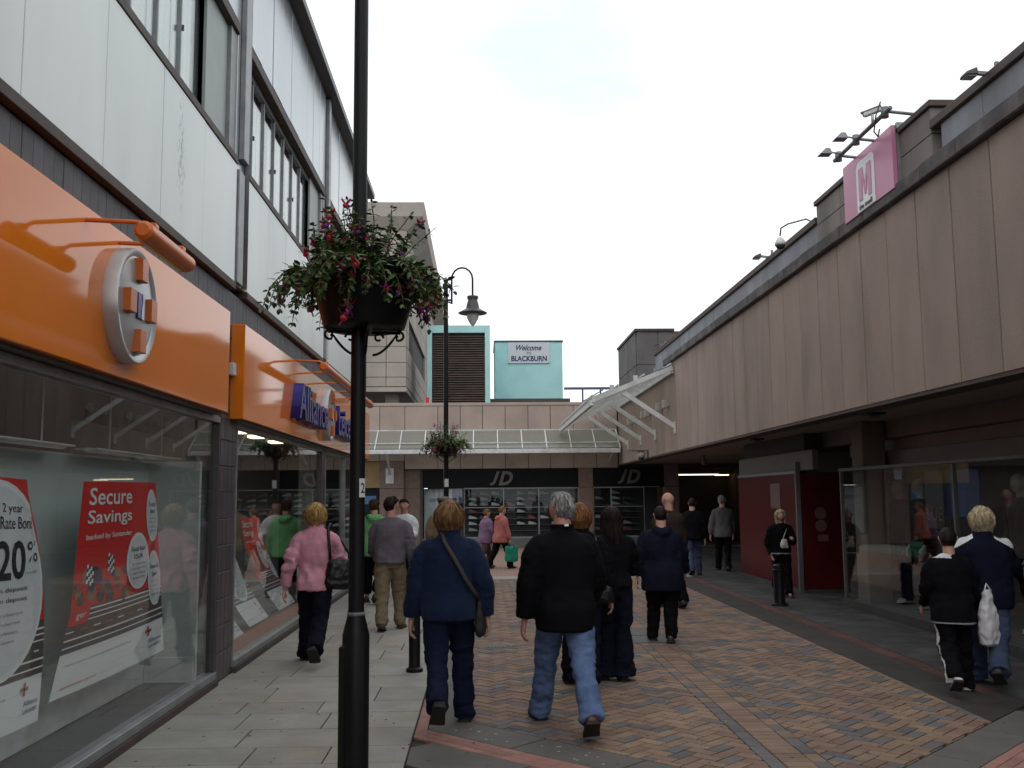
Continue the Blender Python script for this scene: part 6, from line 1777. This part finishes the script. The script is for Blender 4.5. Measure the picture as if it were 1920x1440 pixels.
greyc = pp(loc=(5.28, 21.9), h=1.63, w=1.04, seed=17, label='man in a grey jacket and black trousers beside the red panels', vox=0.018, bvox=0.012, rot=-6,
    legs=((8, 4), (-8, 12)), arms=((-6, 12, 10), (6, 8, 14)), pants=dict(mat=c_black), top=dict(mat=c_dgrey, hem=0.44, loose=1.05), hair='short', hairm=hm_grey)
facing = pp(loc=(4.88, 16.15), h=1.405, w=0.98, seed=18, label='blonde woman in black facing the camera with a cream handbag', vox=0.014, bvox=0.006, rot=172, face=1,
    legs=((10, 4), (-12, 24)), arms=((20, 6, 85), (-10, 10, 16)), inward=0.3, pants=dict(mat=c_black, flare=1.25), top=dict(mat=[c_black, c_white], hem=0.49, loose=1.0,
    pick=lambda c, s: (c[:, 2] < s['tz'](0.503)) & (np.abs(c[:, 0]) < 0.12*s['h'])), hair='shoulder', hairm=hm_ash)
boy = pp(loc=(3.97, 8.35), h=1.345, w=0.96, seed=19, label='boy in a black tracksuit with a white leg stripe and white trainers', vox=0.010, bvox=0.0042, rot=-16, headk=1.06,
    legs=((-12, 34), (10, 6)), arms=((10, 10, 30), (8, 8, 30)), pants=dict(mat=[c_black, c_white], thick=1.16, flare=1.2, amp=0.010, pick=lambda c, s: legstripe(c, s)),
    top=dict(mat=[c_black, c_hem, c_white], hem=0.42, loose=1.14, hemw=1.05, sleeve=1.12, pick=lambda c, s: np.where(c[:, 2] < s['tz'](0.434), 1, np.where((c[:, 2] > s['tz'](0.822)) & (c[:, 0] < 0.01), 2, 0))),
    hair='crop', hairm=hm_dark, shoem=l_white, solem=M('sole_dark', (0.03, 0.02, 0.025), 0.8))
blonde2 = pp(loc=(4.35, 8.62), h=1.535, w=1.16, seed=20, label='ash-blonde woman in a navy jacket with white shoulders and jeans', vox=0.010, bvox=0.0042, rot=-28, turn=10,
    legs=((14, 4), (-24, 22)), arms=((-10, 10, 6), (26, 10, 70)), pants=dict(mat=c_mid, flare=1.25, amp=0.009), top=dict(mat=[c_navy2, c_white], hem=0.44, loose=1.08, collar=0.01,
    pick=lambda c, s: (np.abs(c[:, 0]) > 0.055*s['h']) & (c[:, 2] > s['tz'](0.70)) & ((np.abs(c[:, 0])-0.115*s['h'])*0.6+(c[:, 2]-s['tz'](0.80)) > -0.012*s['h'])), hair='bob', hairm=hm_ash)
_z = black['tz'](0.868); _q = black['bend'](np.array([[0.0, -0.072, _z]]))[0]
link('collar_label', MB().box(_q[0]-0.014, _q[0]+0.014, _q[1]-0.012, _q[1]+0.01, _q[2]-0.008, _q[2]+0.008).mesh('collar_label', m_paper), black['obj'])
# mannequins in the fashion window
m_manq = M('mannequin_white', (0.42, 0.38, 0.34), 0.4)
pp(name='mannequin', cat='mannequin', group='shop window mannequins', loc=(6.05, 14.15), z=0.1, h=1.74, w=0.95, seed=21, rot=100, vox=0.016, bvox=0.009, label='mannequin in a dark t-shirt and jeans, left one in the fashion window',
    legs=((6, 3), (-4, 3)), arms=((0, 10, 10), (4, 10, 14)), pants=dict(mat=c_jeansd), top=dict(name='shirt', mat=c_navy, hem=0.48), skin=m_manq, shoem=m_manq)
pp(name='mannequin', cat='mannequin', group='shop window mannequins', loc=(6.02, 13.40), z=0.1, h=1.74, w=1.0, seed=22, rot=95, vox=0.016, bvox=0.009, label='mannequin in a brown jacket, right one behind the boy',
    legs=((4, 3), (-6, 3)), arms=((6, 8, 14), (-2, 10, 14)), pants=dict(mat=c_plaid), top=dict(mat=c_dbrown, hem=0.46, loose=1.05), skin=m_manq, shoem=m_manq)
pp(name='mannequin', cat='mannequin', group='shop window mannequins', loc=(6.08, 10.95), z=0.1, h=1.76, w=1.0, seed=23, rot=95, vox=0.016, bvox=0.009, label='mannequin in a grey top at the right edge of the picture',
    legs=((4, 3), (-6, 3)), arms=((6, 8, 14), (-2, 10, 14)), pants=dict(mat=c_black), top=dict(mat=c_dgrey, hem=0.46, loose=1.0), skin=m_manq, shoem=m_manq)

# ------------------------------------------------------------------ things carried
def at(sp, x, y, z):
    q = sp['bend'](np.array([[x, y, z]], float))[0]; x, y, z = float(q[0]), float(q[1]), float(q[2])
    a = R(sp.get('rot', 0)); return Vector((sp['loc'][0]+x*math.cos(a)-y*math.sin(a), sp['loc'][1]+x*math.sin(a)+y*math.cos(a), z))
def wrist(sp, i, ext=0.06):
    a_ = sp['A'][i]; p = a_[2]+a_[3]*ext; return at(sp, p[0], p[1], p[2])
def bag(name, c, rz, w, d, h, mat, label, cat, straps, smat=None, sag=0.25, seed=1, taper=0.75, group=None, vox=0.010):
    """soft bag hanging below c (top centre); straps: list of paths in world space"""
    c = Vector(c)
    t_ = thing(name, c-Vector((0, 0, h)), label, cat, group)
    mb = MB(); vs_ = []
    ca, sa = math.cos(rz), math.sin(rz)
    lv = [(0, taper*0.9, 0.35), (-0.12*h, taper, 0.7), (-0.45*h, 0.95, 1.0), (-0.8*h, 1.0, 1.1), (-0.96*h, 0.9, 0.9), (-h, 0.6, 0.4)]
    n = 16; fs = []
    for z, kw, kd in lv:
        for j in range(n):
            a = 2*math.pi*j/n; cx_, sx_ = math.cos(a), math.sin(a)
            x = w/2*kw*math.copysign(abs(cx_)**0.6, cx_); y = d/2*kd*math.copysign(abs(sx_)**0.8, sx_)
            vs_.append((c.x+x*ca-y*sa, c.y+x*sa+y*ca, c.z+z))
    for i in range(len(lv)-1):
        for j in range(n): fs.append((i*n+j, i*n+(j+1) % n, (i+1)*n+(j+1) % n, (i+1)*n+j))
    fs += [tuple(range(n))[::-1], tuple(range((len(lv)-1)*n, len(lv)*n))]
    mb.add(vs_, fs)
    me = fuse(mb, vox, 2); folds(me, 0.010, 14, seed)
    co = getco(me)-np.array(ORG[t_.name]); setco(me, co)
    finish('bag_body', me, mat, t_)
    for pth, r_, sq in straps:
        MB().tube(pth, r_, 8, squash=sq).build('strap', smat or mat, t_, smooth=True)
    return t_
m_bagl = M('soft_black_leather', (0.009, 0.008, 0.009), 0.34, 0.2, 10, spec=0.3)
tzp = pink['tz']
b = at(pink, 0.25, -0.10, tzp(0.655))
sh_ = at(pink, 0.145, 0.0, tzp(0.848))
bag('handbag', b, 0.2, 0.30, 0.15, 0.30, m_bagl, 'slouchy black leather shoulder bag hanging on the pink jacket', 'handbag',
    [([b+Vector((-0.09, 0, -0.02)), b+Vector((-0.10, -0.005, 0.12)), sh_+Vector((-0.01, -0.065, 0.0)), sh_+Vector((0, 0.0, 0.045)), sh_+Vector((0.02, 0.07, -0.02)), b+Vector((0.08, 0.13, 0.05)), b+Vector((0.09, 0.03, -0.02))], 0.016, 0.4)], seed=2)
for j, q in enumerate(((-0.085, 0.09), (-0.03, -0.03), (0.05, -0.06))):
    pass
wr = wrist(grey, 1)
bag('carrier_bag', wr+Vector((0, 0, -0.05)), 1.2, 0.10, 0.05, 0.26, M('yellow_plastic', (0.62, 0.33, 0.06), 0.35, 0.25, 12), 'small yellow carrier bag in the hand of the man in grey', 'bag',
    [([wr+Vector((-0.02, 0, -0.06)), wr+Vector((0, 0, 0.01)), wr+Vector((0.02, 0, -0.06))], 0.006, 1)], seed=4, vox=0.008)
tzf = fleece['tz']
b = at(fleece, 0.235, 0.02, tzf(0.56))
st = [at(fleece, -0.05, 0.075, tzf(0.852)), at(fleece, -0.055, -0.015, tzf(0.872)), at(fleece, -0.02, -0.105, tzf(0.82)), at(fleece, 0.06, -0.142, tzf(0.74)), at(fleece, 0.13, -0.150, tzf(0.66)), at(fleece, 0.19, -0.125, tzf(0.60)), at(fleece, 0.235, -0.05, tzf(0.555))]
bag('shoulder_bag', b, 1.45, 0.26, 0.07, 0.27, M('dark_canvas', (0.022, 0.018, 0.017), 0.8), 'dark cross-body bag on the hip of the blue fleece', 'handbag', [(st, 0.015, 0.3)], smat=M('brown_strap', (0.05, 0.034, 0.026), 0.7), seed=5)
wr = wrist(red, 1)
bag('carrier_bag', wr+Vector((0.03, 0, -0.10)), 0.4, 0.34, 0.10, 0.36, M('green_plastic', (0.01, 0.22, 0.14), 0.4, 0.2, 10), 'green carrier bag held by the woman in coral red', 'bag',
    [([wr+Vector((-0.06, 0, -0.13)), wr+Vector((-0.02, 0, 0.0)), wr+Vector((0.04, 0, 0.0)), wr+Vector((0.11, 0, -0.13))], 0.008, 1)], seed=6, taper=0.95, vox=0.012)
tzw = w2['tz']
b = at(w2, 0.19, -0.05, tzw(0.56))
bag('handbag', b, 0.3, 0.20, 0.09, 0.17, m_bagl, 'black handbag at the side of the auburn-haired woman', 'handbag', [([b+Vector((-0.06, 0, -0.02)), at(w2, 0.13, -0.05, tzw(0.80)), at(w2, 0.12, 0.0, tzw(0.85)), b+Vector((0.07, 0.05, -0.02))], 0.012, 0.5)], seed=7)
b = at(facing, -0.02, 0.17, tzw(0.55)*0.86)
b = at(facing, -0.03, 0.16, facing['tz'](0.66))
bag('handbag', b, 0.3, 0.14, 0.06, 0.14, M('cream_leather', (0.55, 0.52, 0.44), 0.5), 'small cream handbag held in front by the blonde woman in black', 'handbag', [([b+Vector((-0.03, 0, -0.01)), at(facing, -0.08, 0.10, facing['tz'](0.78)), at(facing, -0.10, 0.0, facing['tz'](0.855)), at(facing, -0.09, -0.09, facing['tz'](0.80))], 0.008, 0.5)], seed=8, vox=0.007)
wr = Vector((4.22, 8.30, 0.86))
bag('carrier_bag', wr+Vector((0, 0, -0.02)), 0.5, 0.18, 0.12, 0.46, M('white_plastic', (0.60, 0.58, 0.60), 0.35, 0.15, 12), 'crumpled white carrier bag between the boy and the ash-blonde woman', 'bag',
    [([wr+Vector((-0.03, -.02, -0.03)), wr+Vector((0, 0, 0.03)), wr+Vector((0.03, -.02, -0.03))], 0.008, 1)], seed=9, taper=0.45, vox=0.008)
wl = wrist(longh, 1, 0.10)
solo('paper_slip', MB().box(wl.x-0.03, wl.x+0.03, wl.y-0.004, wl.y+0.004, wl.z-0.03, wl.z+0.06), m_paper, tuple(wl), 'white slip of paper held by the long-haired woman', 'paper')
# flat cap on the man in tan
tzc = tan['tz']
cp = at(tan, 0, 0.03, tzc(0.975))
solo('flat_cap', MB().lathe([(0.095, 0.0), (0.118, 0.02), (0.112, 0.045), (0.07, 0.062), (0.01, 0.066)], tuple(cp-Vector((0, 0, 0.02))), 18).box(cp.x-0.07, cp.x+0.07, cp.y+0.05, cp.y+0.15, cp.z-0.022, cp.z-0.008), M('tweed', (0.16, 0.15, 0.13), 0.9, 0.3, 60), tuple(cp), 'grey flat cap on the man in tan', 'cap', smooth=True)
# blue banner and lettering in the fashion window
t_ = thing('window_banner', (5.95, 11.8, 1.3), 'blue hanging banner inside the fashion shop window', 'banner')
MB().box(5.86, 5.875, 11.55, 12.45, 1.36, 1.93).build('sheet', M('banner_blue', (0.02, 0.07, 0.26), 0.5, 0.1, 4), t_)
t_ = thing('window_banner', (5.8, 12.6, 1.1), 'black upright banner with pale letters beside the blue banner', 'banner')
MB().box(5.80, 5.815, 12.35, 12.85, 1.2, 1.93).build('sheet', m_ink, t_)
text_on('letters', 'LUE', (5.794, 12.80, 1.30), (0, -1, 0), (0, 0, 1), m_drprint, t_, w=0.42, h=0.17, extrude=0.002)
